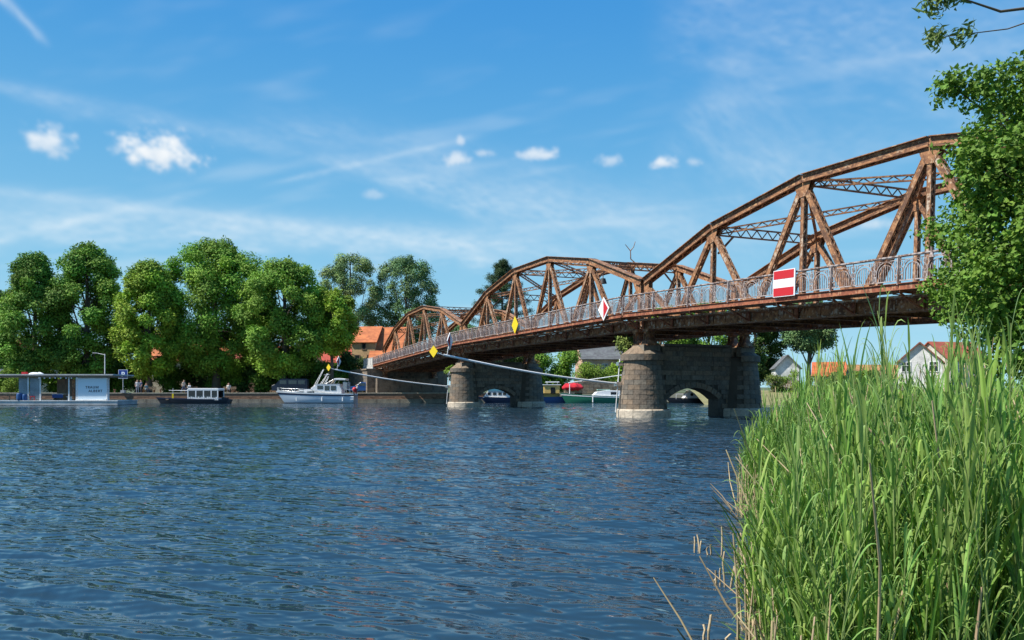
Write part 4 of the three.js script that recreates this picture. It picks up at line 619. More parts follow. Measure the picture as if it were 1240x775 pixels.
{ // white cabin cruiser moored at the quay
  const d = 101.5, s = F / d, bx = (388 - CX) / s, b = thing('cabin_cruiser', 'white cabin cruiser with navy stripe and raked masts moored at the quay', 'boat', [bx, 0, -d]);
  const H = hullGeo(9.0, 3.1, 1.05, { rake: 0.75, sheer: 0.28 }); mesh('hull', H.hull, M.hullBlue, b); mesh('deck', H.deck, M.boatWhite, b); mesh('stripe', H.strip(0.84, 1.02, 0.02), M.navy, b); mesh('boot_stripe', H.strip(0.0, 0.07, 0.015), M.darkHull, b); mesh('gunwale', H.strip(1.02, 1.16, 0.03), M.boatWhite, b);
  mesh('trunk_cabin', prism([[-3.4, 1.1], [2.0, 1.1], [2.0, 1.75], [-1.2, 1.72], [-2.6, 1.56], [-3.3, 1.4]], -0.95, 0.95), M.boatWhite, b);
  for (const [x, w] of [[-2.3, 0.9], [-1.0, 0.9]]) new Part().box(x, 1.42, 0.99, w, 0.2, 0.03).box(x, 1.42, -0.99, w, 0.2, 0.03).build('window', M.glass, b);
  mesh('wheelhouse', prism([[-0.9, 1.7], [2.9, 1.1], [2.9, 1.75], [2.6, 2.32], [-0.25, 2.32], [-0.9, 1.9]], -1.15, 1.15), M.boatWhite, b);
  for (const [x, w, h, y] of [[0.25, 0.72, 0.44, 2.0], [1.12, 0.62, 0.58, 1.92], [1.92, 0.66, 0.58, 1.92]]) for (const z of [1.19, -1.19]) new Part().box(x, y, z, w, h, 0.03).build('window', M.glass, b);
  new Part().box(1.2, 2.4, 0, 3.1, 0.06, 2.4).build('roof', M.boatWhite, b);
  const cf = new Part(); for (const z of [-1.05, 1.05]) { cf.tube([V(0.9, 2.42, z), V(1.6, 2.85, z), V(2.0, 3.02, z), V(3.3, 2.98, z)], 0.03, 12, 5); cf.rod(V(3.3, 2.98, z), V(3.55, 1.5, z), 0.03); cf.rod(V(2.3, 3.0, z), V(1.9, 2.42, z), 0.025); } cf.build('canopy_frame', M.chrome, b);
  mesh('canopy', prism([[1.95, 2.98], [3.35, 2.94], [3.4, 3.06], [2.7, 3.14], [2.0, 3.1]], -1.1, 1.1), M.boatWhite, b);
  mesh('windshield', prism([[0.95, 2.44], [1.0, 2.44], [1.85, 2.95], [1.8, 2.98]], -1.0, 1.0), M.glass, b);
  new Part().box(3.35, 2.2, 1.06, 0.5, 1.0, 0.02).box(3.35, 2.2, -1.06, 0.5, 1.0, 0.02).build('side_curtain', M.panelGrey, b);
  for (const [x0, x1, y1] of [[-0.8, 0.4, 4.3], [-0.2, 0.85, 3.6], [0.35, 1.05, 3.4]]) { const m = new Part(); for (const z of [-0.5, 0.5]) m.rod(V(x0, 2.0, z), V(x1, y1, z * 0.3), 0.035); m.build('mast', M.white, b); }
  new Part().box(0.85, 3.62, 0, 0.7, 0.05, 0.4).box(0.9, 3.7, 0, 0.2, 0.14, 0.3).build('radar_bracket', M.white, b);
  const rl = new Part(); const rp = []; for (let i = 0; i <= 8; i++) { const t = i / 8 * 0.46; rp.push(V(-4.5 + t * 9 - 0.95 * Math.pow(1 - t, 2), H.sh(t) + 0.6, H.hb(t) * 0.97)); } for (const z of [1, -1]) { rl.tube(rp.map((p) => V(p.x, p.y, p.z * z)), 0.025, 20, 5); rl.tube(rp.map((p) => V(p.x, p.y - 0.3, p.z * z)), 0.018, 20, 5); for (const p of rp) rl.rod(V(p.x, p.y - 0.65, p.z * z), V(p.x, p.y, p.z * z), 0.02, 0.02, 5); } for (const z of [1.4, -1.4]) { rl.rod(V(3.6, 1.75, z), V(4.4, 1.75, z), 0.025); for (const x of [3.6, 4.0, 4.4]) rl.rod(V(x, 1.05, z), V(x, 1.75, z), 0.022, 0.022, 5); } rl.build('bow_rail', M.chrome, b);
  for (const [x] of [[-2.6], [0.6], [3.2]]) new Part().rod(V(x, 0.3, 1.62), V(x, 0.75, 1.62), 0.09, 0.09, 8).build('fender', M.boatWhite, b);
  const sp = new THREE.SphereGeometry(0.3, 12, 8); sp.translate(4.55, 1.75, 1.0); mesh('buoy', sp, M.red, b); new Part().rod(V(4.5, 1.1, 0), V(4.75, 2.3, 0), 0.02).build('flagstaff', M.white, b);
  new Part().box(4.62, 1.55, 0.3, 0.05, 0.7, 0.6).build('lifebuoy_holder', M.red, b);
}
{ // canopied tour boat
  const d = 98.5, s = F / d, b = thing('tour_boat', 'low dark tour boat with a white glazed canopy tied to the quay', 'boat', [(237 - CX) / s, 0, -d]);
  const H = hullGeo(8.6, 2.3, 0.5, { rake: 0.35, sheer: 0.35, pointed: true, deckDrop: 0.12 }); mesh('hull', H.hull, M.darkHull, b); mesh('deck', H.deck, M.panelGrey, b); mesh('gunwale', H.strip(0.92, 1.1, 0.03), M.navy, b);
  const roof = prism([[-0.6, 1.62], [3.15, 1.62], [3.2, 1.75], [3.1, 1.86], [-0.45, 1.86], [-0.6, 1.75]], -1.02, 1.02); mesh('canopy', roof, M.boatWhite, b);
  for (const x of [-0.55, 0.42, 1.36, 2.3, 3.1]) new Part().box(x, 1.03, 1.02, 0.13, 1.22, 0.05).box(x, 1.03, -1.02, 0.13, 1.22, 0.05).build('canopy_post', M.boatWhite, b);
  for (const x of [-0.06, 0.89, 1.83, 2.7]) new Part().box(x, 1.18, 1.02, 0.8, 0.84, 0.02).box(x, 1.18, -1.02, 0.8, 0.84, 0.02).build('window', M.glass, b);
  const cu = new Part(); const r = rngOf(541); for (let k = 0; k < 16; k++) { const x = -0.35 + k * 0.22, h = 0.22 + 0.14 * r(); cu.box(x, 0.5 + h / 2, 1.05, 0.17, h, 0.03); } cu.box(1.3, 0.5, 1.04, 3.7, 0.12, 0.05).box(1.3, 0.55, -1.04, 3.7, 0.25, 0.05); cu.build('side_cloth', M.boatWhite, b);
  for (const x of [-3.2, -2.4, -1.6]) new Part().box(x, 0.52, 0, 0.35, 0.12, 1.6).build('bench_seat', M.wood, b);
  new Part().box(3.65, 0.62, 0, 0.6, 0.3, 0.8).build('engine_box', M.darkHull, b); new Part().rod(V(-2.6, 0.5, 0.5), V(-2.6, 1.9, 0.5), 0.03).rod(V(-3.1, 1.62, 0.5), V(-0.6, 1.6, 0.5), 0.035).build('pole', M.white, b); new Part().box(-2.6, 0.95, 0.55, 0.2, 0.55, 0.06).build('life_vest', M.signYellow, b);
}
{ // boats on the far side, seen under the bridge
  const put = (px, d) => [(px - CX) / F * d, 0, -d];
  const g = thing('green_boat', 'long green boat with white cabin and lowered mast beyond the bridge', 'boat', put(725, 104)), H = hullGeo(8.6, 2.7, 0.85, { rake: 0.5, sheer: 0.5 }); mesh('hull', H.hull, M.greenHull, g); mesh('deck', H.deck, M.boatWhite, g); mesh('stripe', H.strip(0.78, 0.9, 0.02), M.boatWhite, g);
  mesh('cabin', prism([[-1.0, 0.85], [4.0, 0.85], [3.9, 1.5], [1.0, 1.62], [-0.4, 1.4]], -0.95, 0.95), M.boatWhite, g); new Part().box(1.9, 1.25, 0.99, 0.9, 0.34, 0.03).build('window', M.glass, g); new Part().box(0.6, 1.7, 0, 1.6, 0.1, 1.5).build('hatch_cover', std({ color: lin(0.3, 0.5, 0.42) }), g);
  new Part().rod(V(-4.0, 2.6, 0), V(3.4, 3.7, 0), 0.07, 0.05).rod(V(-3.8, 1.2, 0), V(-3.8, 2.65, 0), 0.05).rod(V(3.0, 1.4, 0), V(3.0, 3.65, 0), 0.05).build('lowered_mast', M.white, g); const f = new THREE.SphereGeometry(0.26, 10, 8); f.translate(3.6, 0.55, 1.5); mesh('fender', f, M.boatWhite, g); new Part().rod(V(-0.9, 0.1, 1.4), V(-0.9, 0.8, 1.4), 0.08).build('fender', M.boatWhite, g);
  const y = thing('yellow_cabin_boat', 'blue boat with yellow deckhouse beside the second pier', 'boat', put(676, 106)), Hy = hullGeo(5.6, 2.3, 0.75, { rake: 0.3, sheer: 0.3 }); Hy.hull.rotateY(Math.PI); Hy.deck.rotateY(Math.PI); mesh('hull', Hy.hull, M.blueHull, y); mesh('deck', Hy.deck, M.boatWhite, y); mesh('deckhouse', prism([[-1.9, 0.75], [0.1, 0.75], [0.1, 2.3], [-1.9, 2.3]], -0.85, 0.85), M.yellowPaint, y); new Part().box(-0.75, 1.6, 0.89, 0.6, 0.85, 0.03).build('window', M.glass, y); new Part().box(-0.9, 2.38, 0, 2.4, 0.1, 2.0).build('roof', M.boatWhite, y); new Part().box(-0.8, 2.75, 0.3, 1.8, 0.12, 0.6).rod(V(-1.5, 2.4, 0.3), V(-1.5, 2.7, 0.3), 0.03).rod(V(-0.1, 2.4, 0.3), V(-0.1, 2.7, 0.3), 0.03).build('roof_rack', M.boatWhite, y); new Part().box(1.3, 1.05, 0.6, 1.6, 0.5, 0.4).build('deck_load', M.greyPaint, y);
  const w = thing('white_motorboat', 'white motorboat with three cabin windows framed by the nearer pier arch', 'boat', put(841, 104)), Hw = hullGeo(6.4, 2.3, 0.55, { rake: 0.5, sheer: 0.3 }); mesh('hull', Hw.hull, M.darkHull, w); mesh('deck', Hw.deck, M.wood, w); mesh('cabin', prism([[-1.6, 0.55], [1.4, 0.55], [1.4, 1.5], [-0.9, 1.5]], -0.85, 0.85), M.boatWhite, w); for (const x of [-0.55, 0.15, 0.95]) { const c = new THREE.CylinderGeometry(0.2, 0.2, 0.04, 10); c.rotateX(Math.PI / 2); c.translate(x, 1.1, 0.89); mesh('window', c, M.glass, w); } new Part().box(0.2, 1.6, 0, 2.3, 0.1, 1.8).build('roof', M.boatWhite, w); const rr = new Part(); for (const x of [-2.6, -1.7, 1.8, 2.7]) rr.rod(V(x, 0.5, 1.0), V(x, 1.15, 1.0), 0.025); rr.rod(V(-2.6, 1.15, 1.0), V(-1.7, 1.15, 1.0), 0.025).rod(V(1.8, 1.15, 1.0), V(2.7, 1.15, 1.0), 0.025); rr.build('rail', M.white, w);
  const c = thing('covered_boat', 'white boat with pale blue tarpaulin framed by the second pier arch', 'boat', put(600, 104.5)), Hc = hullGeo(5.6, 2.1, 0.7, { rake: 0.5, sheer: 0.3 }); mesh('hull', Hc.hull, M.navy, c); mesh('deck', Hc.deck, M.boatWhite, c); mesh('cabin', prism([[-1.6, 0.7], [2.0, 0.7], [1.7, 1.5], [0.2, 1.75], [-0.9, 1.55]], -0.85, 0.85), M.boatWhite, c); for (const x of [-0.8, -0.1, 0.6, 1.2]) new Part().box(x, 1.2, 0.89, 0.42, 0.34, 0.03).build('window', M.glass, c); mesh('tarpaulin', prism([[-1.0, 1.6], [1.6, 1.55], [1.2, 1.85], [-0.5, 1.9]], -0.9, 0.9), std({ color: lin(0.1, 0.34, 0.45) }), c); new Part().box(0.1, 1.97, 0, 1.4, 0.1, 0.8).build('roof_board', M.red, c);
  // heap of red tarpaulin on the bank
  const t = thing('red_tarpaulin', 'heaped bright red tarpaulin behind the bow of the green boat', 'tarpaulin', [(694 - CX) / F * 108, 2.0, -108]), tg = new THREE.SphereGeometry(1, 28, 16), p = tg.attributes.position; for (let i = 0; i < p.count; i++) { const n = fbm(p.getX(i) * 2.2 + 7, p.getZ(i) * 2 + p.getY(i) * 2 + 7, 4); const n2 = fbm(p.getX(i) * 5 + 17, p.getZ(i) * 5 + p.getY(i) * 4 + 7, 3); p.setXYZ(i, p.getX(i) * 1.55 * (0.75 + 0.5 * n), Math.max(-0.45, p.getY(i) * 0.75 * (0.15 + n + 0.8 * (n2 - 0.4))), p.getZ(i) * 0.8 * (0.7 + 0.6 * n2)); } tg.computeVertexNormals(); mesh('cloth', tg, M.redCloth, t); new Part().box(0, -0.6, 0, 2.4, 0.9, 0.9).build('frame', M.wood, t);
}

// ───────────────────────────── floating kiosk ─────────────────────────────
function textTex(lines, w, h, bg, fg, size, dx) { const c = document.createElement('canvas'); c.width = w; c.height = h; const x = c.getContext('2d'); x.fillStyle = bg; x.fillRect(0, 0, w, h); x.fillStyle = fg; x.textAlign = 'left'; x.textBaseline = 'middle'; lines.forEach(([t, lx, ly, sz]) => { x.font = `bold ${sz}px sans-serif`; x.fillText(t, lx, ly); }); const t = new THREE.CanvasTexture(c); t.colorSpace = THREE.SRGBColorSpace; return t; }
function plate(w, h) { const g = new THREE.PlaneGeometry(w, h); return g; }
{
  const d = 88, s = F / d, k = thing('floating_kiosk', 'grey floating kiosk platform with flat roof and a white lettered box', 'kiosk', [(75 - CX) / s, 0, -d]), X = (px) => (px - 75) / s, Y = (py) => EYE + (HY - py) / s;
  new Part().box((X(-60) + X(146)) / 2, 0.2, -1.6, X(146) - X(-60), 0.5, 4.6).build('pontoon', M.greyPaint, k); new Part().box((X(-60) + X(146)) / 2, 0.48, -1.6, X(146.5) - X(-60.5), 0.07, 4.7).build('deck_edge', M.white, k); new Part().box((X(-60) + X(146)) / 2, -0.02, -1.6, X(147) - X(-61), 0.12, 4.75).build('fender_beam', M.black, k);
  new Part().box((X(-60) + X(141.5)) / 2, Y(454), -1.6, X(141.5) - X(-60), 0.14, 4.9).build('roof', M.greyPaint, k); new Part().box((X(-60) + X(141)) / 2, Y(456) - 0.01, -1.6, X(140.5) - X(-59), 0.1, 4.7).build('roof_frame', M.wood, k);
  new Part().box((X(94) + X(132)) / 2, (0.52 + Y(457.5)) / 2, 0.15, X(132) - X(94), Y(457.5) - 0.52, 0.5).build('box', M.white, k);
  const sign = mesh('sign_panel', plate(X(131.5) - X(97), Y(458.5) - 0.62), new THREE.MeshStandardMaterial({ map: textTex([['TRAUM', 130, 180, 70], ['ALBERT', 185, 255, 70]], 512, 430, '#d3e2ea', '#10161c'), roughness: 0.5 }), k); sign.position.set((X(97) + X(131.5)) / 2, (0.62 + Y(458.5)) / 2, 0.412);
  new Part().box((X(95) + X(132)) / 2, 0.6, 0.43, X(132) - X(95), 0.1, 0.05).box(X(131.8), 1.7, 0.43, 0.1, 2.3, 0.05).build('trim', M.white, k);
  for (const px of [37, 51.5, 86]) new Part().box(X(px), (0.5 + Y(455)) / 2, 0.4, 0.12, Y(455) - 0.5, 0.12).build('post', M.white, k);
  new Part().box((X(24) + X(37)) / 2, (0.55 + Y(457)) / 2, 0.3, X(36) - X(25), Y(457) - 0.7, 0.05).build('wall_panel', M.panelGrey, k); new Part().box((X(38) + X(50)) / 2, (0.55 + Y(457)) / 2, 0.3, X(50) - X(38.5), Y(457) - 0.7, 0.05).build('wall_panel', M.panelGrey, k);
  new Part().box((X(53) + X(86)) / 2, (0.55 + Y(459)) / 2, -2.6, X(86) - X(53), Y(459) - 0.5, 0.08).build('back_wall', std({ map: barkMap, color: lin(2.2, 2, 1.9) }), k);
  for (const px of [88.5, 93]) new Part().box(X(px), 1.7, -0.2, 0.3, 2.3, 0.3).build('door_frame', M.rust, k);
  for (let i = 0; i < 8; i++) { const g = new THREE.SphereGeometry(0.08, 8, 6); g.translate(X(52 + i * 6.5), Y(456.6) - 0.12, 0.72); mesh('hanging_lantern', g, M.signWhite, k); }
  new Part().box((X(5) + X(18)) / 2, 1.2, -0.5, 1.4, 0.06, 0.9).rod(V(X(8), 0.5, -0.5), V(X(8), 1.2, -0.5), 0.05).rod(V(X(16), 0.5, -0.5), V(X(16), 1.2, -0.5), 0.05).build('counter', M.wood, k);
  const chair = thing('red_chair', 'red chair standing on the kiosk platform', 'chair', [k.position.x + X(42), 0.5, -d + 0.2]); new Part().box(0, 0.45, 0, 0.5, 0.07, 0.5).build('seat', M.red, chair); new Part().box(0, 0.85, -0.22, 0.5, 0.75, 0.06).build('backrest', M.red, chair); for (const [x, z] of [[-0.2, -0.2], [0.2, -0.2], [-0.2, 0.2], [0.2, 0.2]]) new Part().rod(V(x, 0, z), V(x, 0.45, z), 0.03).build('leg', M.red, chair);
  const tb = thing('blue_table', 'dark blue covered table with bench on the kiosk platform', 'table', [k.position.x + X(66), 0.5, -d - 1.0]); new Part().box(0, 0.72, 0, 1.3, 0.06, 0.8).build('table_top', M.white, tb); new Part().box(0, 0.5, 0.4, 1.2, 0.42, 0.03).build('cloth', M.blueCloth, tb); for (const x of [-0.5, 0.5]) new Part().box(x, 0.35, 0, 0.07, 0.7, 0.6).build('leg', M.wood, tb); new Part().box(1.3, 0.42, 0.1, 0.9, 0.06, 0.35).box(1.3, 0.2, 0.1, 0.7, 0.4, 0.06).build('bench', M.white, tb);
  for (const [px, sc, lab] of [[27, 1, 'blue barrel at the left end of the kiosk wall panels'], [33.5, 0.85, 'smaller blue barrel beside the red chair']]) { const b = thing('blue_barrel', lab, 'barrel', [k.position.x + X(px), 0.5, -d + 0.5]); const l = new THREE.LatheGeometry([[0.01, 0], [0.26, 0], [0.3, 0.2], [0.3, 0.6], [0.26, 0.8], [0.2, 0.82], [0.01, 0.82]].map(([r, y]) => new THREE.Vector2(r * sc, y * sc)), 14); mesh('drum', l, M.blueHull, b); new Part().rod(V(0.1, 0.82 * sc, 0), V(0.1, 0.86 * sc, 0), 0.05).build('bung', M.black, b); }
  const rt = thing('roof_tarp', 'rumpled white tarpaulin lying on the kiosk roof', 'tarpaulin', [k.position.x + X(44), Y(453.2), -d]); const g2 = new THREE.SphereGeometry(1, 20, 8, 0, 6.283, 0, 1.57), p2 = g2.attributes.position; for (let i = 0; i < p2.count; i++) p2.setXYZ(i, p2.getX(i) * 0.8, p2.getY(i) * 0.2 * (0.6 + fbm(p2.getX(i) * 3 + 5, p2.getZ(i) * 3 + 5, 3)), p2.getZ(i) * 0.6); g2.computeVertexNormals(); mesh('cloth', g2, M.boatWhite, rt);
  const rc = thing('red_crate', 'small red crate lying on the kiosk roof', 'crate', [k.position.x + X(30), Y(453.2), -d]); new Part().box(0, 0.03, 0, 0.5, 0.05, 0.4).build('base', M.red, rc); for (const z of [-0.19, 0.19]) new Part().box(0, 0.15, z, 0.5, 0.2, 0.03).build('side', M.red, rc); for (const x of [-0.24, 0.24]) new Part().box(x, 0.15, 0, 0.03, 0.2, 0.34).build('side', M.red, rc);
}
{ // parking sign for boats and lamp post
  const d = 103.6, s = F / d, p = thing('parking_sign', 'blue square parking sign with white P on the quay', 'sign', [(149 - CX) / s, 1.3, -d]); new Part().rod(V(0, 0, 0), V(0, 1.9, 0), 0.05).box(0, 0.18, 0, 0.5, 0.36, 0.4).build('post', M.greyPaint, p); new Part().box(0, 2.45, 0, 1.2, 1.16, 0.05).build('sign_plate', M.signWhite, p); const f = mesh('sign_face', plate(1.1, 1.06), new THREE.MeshStandardMaterial({ map: textTex([['P', 64, 138, 220]], 256, 256, '#123a8c', '#ffffff'), roughness: 0.4 }), p); f.position.set(0, 2.45, 0.028);
  const l = thing('lamp_post', 'thin white lamp post behind the kiosk box', 'lamp post', [(127 - CX) / F * 106, 1.27, -106]); new Part().rod(V(0, 0, 0), V(0, 5.2, 0), 0.09, 0.06).build('pole', M.white, l); new Part().rod(V(0, 5.1, 0), V(-1.2, 5.35, 0), 0.04).build('arm', M.white, l); new Part().box(-1.3, 5.35, 0, 0.6, 0.12, 0.25).build('lamp_head', M.greyPaint, l);
}
// ───────────────────────────── cars, people ─────────────────────────────
function car(x, d, turn, mat, label, van) {
  const c = thing(van ? 'parked_van' : 'parked_car', label, van ? 'van' : 'car', [x, 1.27, -d], turn), L = van ? 4.8 : 4.1, H = van ? 1.95 : 1.45;
  const prof = van ? [[-2.4, 0.35], [2.4, 0.35], [2.4, 1.1], [2.35, 1.85], [2.2, 1.95], [-1.2, 1.95], [-1.9, 1.2], [-2.4, 1.0]] : [[-2.05, 0.35], [2.05, 0.35], [2.05, 0.85], [1.7, 0.95], [1.25, 1.4], [-0.4, 1.45], [-1.1, 0.95], [-2.0, 0.8]];
  mesh('body', prism(prof, -0.8, 0.8), mat, c);
  const wins = van ? [[-0.9, 1.5, 0.9, 0.5], [0.4, 1.5, 1.1, 0.5], [1.6, 1.5, 0.9, 0.5]] : [[-0.3, 1.15, 0.85, 0.34], [0.65, 1.15, 0.8, 0.34]]; for (const [wx, wy, ww, wh] of wins) for (const z of [0.84, -0.84]) new Part().box(wx, wy, z, ww, wh, 0.02).build('window', M.glass, c);
  for (const wx of [-L * 0.31, L * 0.31]) for (const z of [0.78, -0.78]) { const t = new THREE.CylinderGeometry(0.32, 0.32, 0.2, 16); t.rotateX(Math.PI / 2); t.translate(wx, 0.32, z); const w = mesh('wheel', t, M.black, c); const h = new THREE.CylinderGeometry(0.18, 0.18, 0.21, 10); h.rotateX(Math.PI / 2); h.translate(wx, 0.32, z * 1.01); mesh('rim', h, M.chrome, w); }
  for (const z of [0.55, -0.55]) { new Part().box(-L / 2 - 0.0, 0.75, z, 0.08, 0.16, 0.3).build('headlight', M.signWhite, c); new Part().box(L / 2 + 0.0, 0.85, z, 0.08, 0.16, 0.2).build('tail_light', M.red, c); }
}
car((352 - CX) / F * 111, 111, 0.1, std({ color: lin(0.01, 0.018, 0.045), roughness: 0.3 }), 'dark blue van parked under the trees behind the cabin cruiser', true);
car((441 - CX) / F * 108.5, 108.5, 0.15, std({ color: lin(0.02, 0.1, 0.32), roughness: 0.3 }), 'bright blue car parked beside the abutment wall');
function figure(pose, shirt, trousers) {             // one continuous skin over joints, coloured by where the clothes end
  const sit = pose === 'sit', hip = sit ? 0.5 : 0.92, J = { pelvis: [0, hip, 0], chest: [0, hip + 0.42, sit ? 0.03 : 0], neck: [0, hip + 0.58, 0.02], head: [0, hip + 0.74, 0.04] };
  const B = [[J.pelvis, J.chest, 0.15, 0.17], [J.chest, J.neck, 0.12, 0.06], [J.neck, J.head, 0.055, 0.1], [[0, hip + 0.78, 0.04], [0, hip + 0.7, 0.08], 0.105, 0.075]];
  for (const s of [-1, 1]) {
    const sh = [s * 0.2, hip + 0.5, 0], el = pose === 'walk' ? [s * 0.27, hip + 0.22, s * 0.12] : [s * 0.26, hip + 0.22, sit ? 0.1 : -0.03], wr = sit ? [s * 0.15, hip + 0.12, 0.32] : pose === 'walk' ? [s * 0.25, hip + 0.02, s * 0.22 + 0.05] : [s * 0.25, hip - 0.04, 0.06];
    B.push([[s * 0.08, hip + 0.48, 0], sh, 0.09, 0.075], [sh, el, 0.06, 0.045], [el, wr, 0.045, 0.035], [wr, [wr[0], wr[1] - (sit ? 0.02 : 0.09), wr[2] + (sit ? 0.08 : 0.02)], 0.038, 0.022]);
    const hj = [s * 0.1, hip - 0.03, 0], kn = sit ? [s * 0.13, 0.48, 0.42] : [s * 0.11, 0.48, pose === 'walk' ? s * 0.16 : 0.02], an = sit ? [s * 0.13, 0.08, 0.4] : [s * 0.12, 0.08, pose === 'walk' ? s * 0.3 - 0.06 : 0]; B.push([hj, kn, 0.1, 0.07], [kn, an, 0.068, 0.042], [an, [an[0] + s * 0.02, 0.04, an[2] + 0.17], 0.048, 0.035]);
  }
  const N = 52, mc = new MarchingCubes(N, new THREE.MeshBasicMaterial(), false, false, 60000), half = N / 2; mc.isolation = 0;
  for (let k = 0; k < N; k++) for (let j = 0; j < N; j++) for (let i = 0; i < N; i++) {
    const x = (i - half) / half, y = (j - half) / half + 0.95, z = (k - half) / half; let acc = 0;
    for (const [a, b, ra, rb] of B) { const ax = x - a[0], ay = y - a[1], az = z - a[2], bx = b[0] - a[0], by = b[1] - a[1], bz = b[2] - a[2]; const t = clamp((ax * bx + ay * by + az * bz) / (bx * bx + by * by + bz * bz + 1e-9)); const dd = Math.hypot(ax - bx * t, ay - by * t, az - bz * t) - lerp(ra, rb, t); acc += Math.exp(-dd * 42); }
    mc.field[i + j * N + k * N * N] = Math.log(Math.max(acc, 1e-30)) / 42;
  }
  mc.update(); const n = mc.count, pos = new Float32Array(mc.positionArray.slice(0, n * 3)), nor = new Float32Array(mc.normalArray.slice(0, n * 3)), col = new Float32Array(n * 3);
  const skin = [0.5, 0.3, 0.21], hair = [0.06, 0.035, 0.02], shoe = [0.03, 0.03, 0.03];
  for (let v = 0; v < n; v++) { pos[v * 3 + 1] += 0.95; const x = pos[v * 3], y = pos[v * 3 + 1], z = pos[v * 3 + 2]; let c = skin; if (y > hip + 0.66) c = (y > hip + 0.82 || z < 0.0) ? hair : skin; else if (y > hip + 0.56) c = skin; else if (y > hip + 0.0 && Math.abs(x) < 0.32 && !(Math.abs(x) > 0.2 && y < hip + 0.26) && !(sit && z > 0.2)) c = shirt; else if (Math.abs(x) > 0.2 && y > hip - 0.12) c = skin; else if (y > 0.1) c = trousers; else c = shoe; col.set(c, v * 3); }
  const g = new THREE.BufferGeometry(); g.setAttribute('position', new THREE.BufferAttribute(pos, 3)); g.setAttribute('normal', new THREE.BufferAttribute(nor, 3)); g.setAttribute('color', new THREE.BufferAttribute(col, 3)); g.setAttribute('uv', new THREE.BufferAttribute(new Float32Array(n * 2), 2)); return g;
}
const skinM = std({ vertexColors: true, roughness: 0.85 });
for (const [px, d, pose, turn, shirt, tr, label] of [[166.5, 107.5, 'stand', 0.4, [0.5, 0.5, 0.52], [0.25, 0.27, 0.32], 'person in white shirt standing on the quay near the parking sign'], [171, 108, 'stand', -0.9, [0.06, 0.09, 0.2], [0.04, 0.04, 0.06], 'person in dark blue standing beside the one in white'], [177, 108.6, 'sit', 1.2, [0.18, 0.3, 0.36], [0.05, 0.07, 0.1], 'seated person in pale blue on the bench under the trees'], [222.5, 108, 'walk', 1.4, [0.5, 0.45, 0.4], [0.1, 0.12, 0.2], 'person in beige walking behind the bow of the tour boat'], [229.5, 108.5, 'sit', -0.5, [0.4, 0.45, 0.5], [0.05, 0.06, 0.1], 'seated person in light grey behind the tour boat canopy'], [277, 107.5, 'sit', 0.3, [0.55, 0.53, 0.48], [0.1, 0.1, 0.12], 'seated person in cream on the quay by the tour boat stern'], [432.5, 101.6, 'sit', -1.2, [0.25, 0.33, 0.42], [0.12, 0.1, 0.1], 'person sitting on the stern deck of the cabin cruiser']]) {
  const m = mesh('person', figure(pose, shirt, tr), skinM); m.position.set((px - CX) / F * d, px > 430 ? 1.02 : 1.275, -d); m.rotation.y = turn; tag(m, label, 'person');
}
for (const [px, d, label] of [[180, 108.7, 'dark bench under the trees near the parking sign'], [230, 108.6, 'dark bench under the trees behind the tour boat canopy'], [277, 107.6, 'dark bench at the quay edge by the tour boat stern']]) { const b = thing('park_bench', label, 'bench', [(px - CX) / F * d, 1.27, -d]); for (let k = 0; k < 3; k++) new Part().box(0, 0.44, 0.1 - k * 0.15, 1.8, 0.05, 0.12).build('slat', M.wood, b); for (let k = 0; k < 2; k++) new Part().box(0, 0.62 + k * 0.17, -0.34, 1.8, 0.11, 0.05).build('slat', M.wood, b); for (const x of [-0.7, 0.7]) new Part().box(x, 0.21, -0.05, 0.06, 0.42, 0.4).box(x, 0.55, -0.38, 0.06, 0.7, 0.06).build('leg', M.rust, b); }

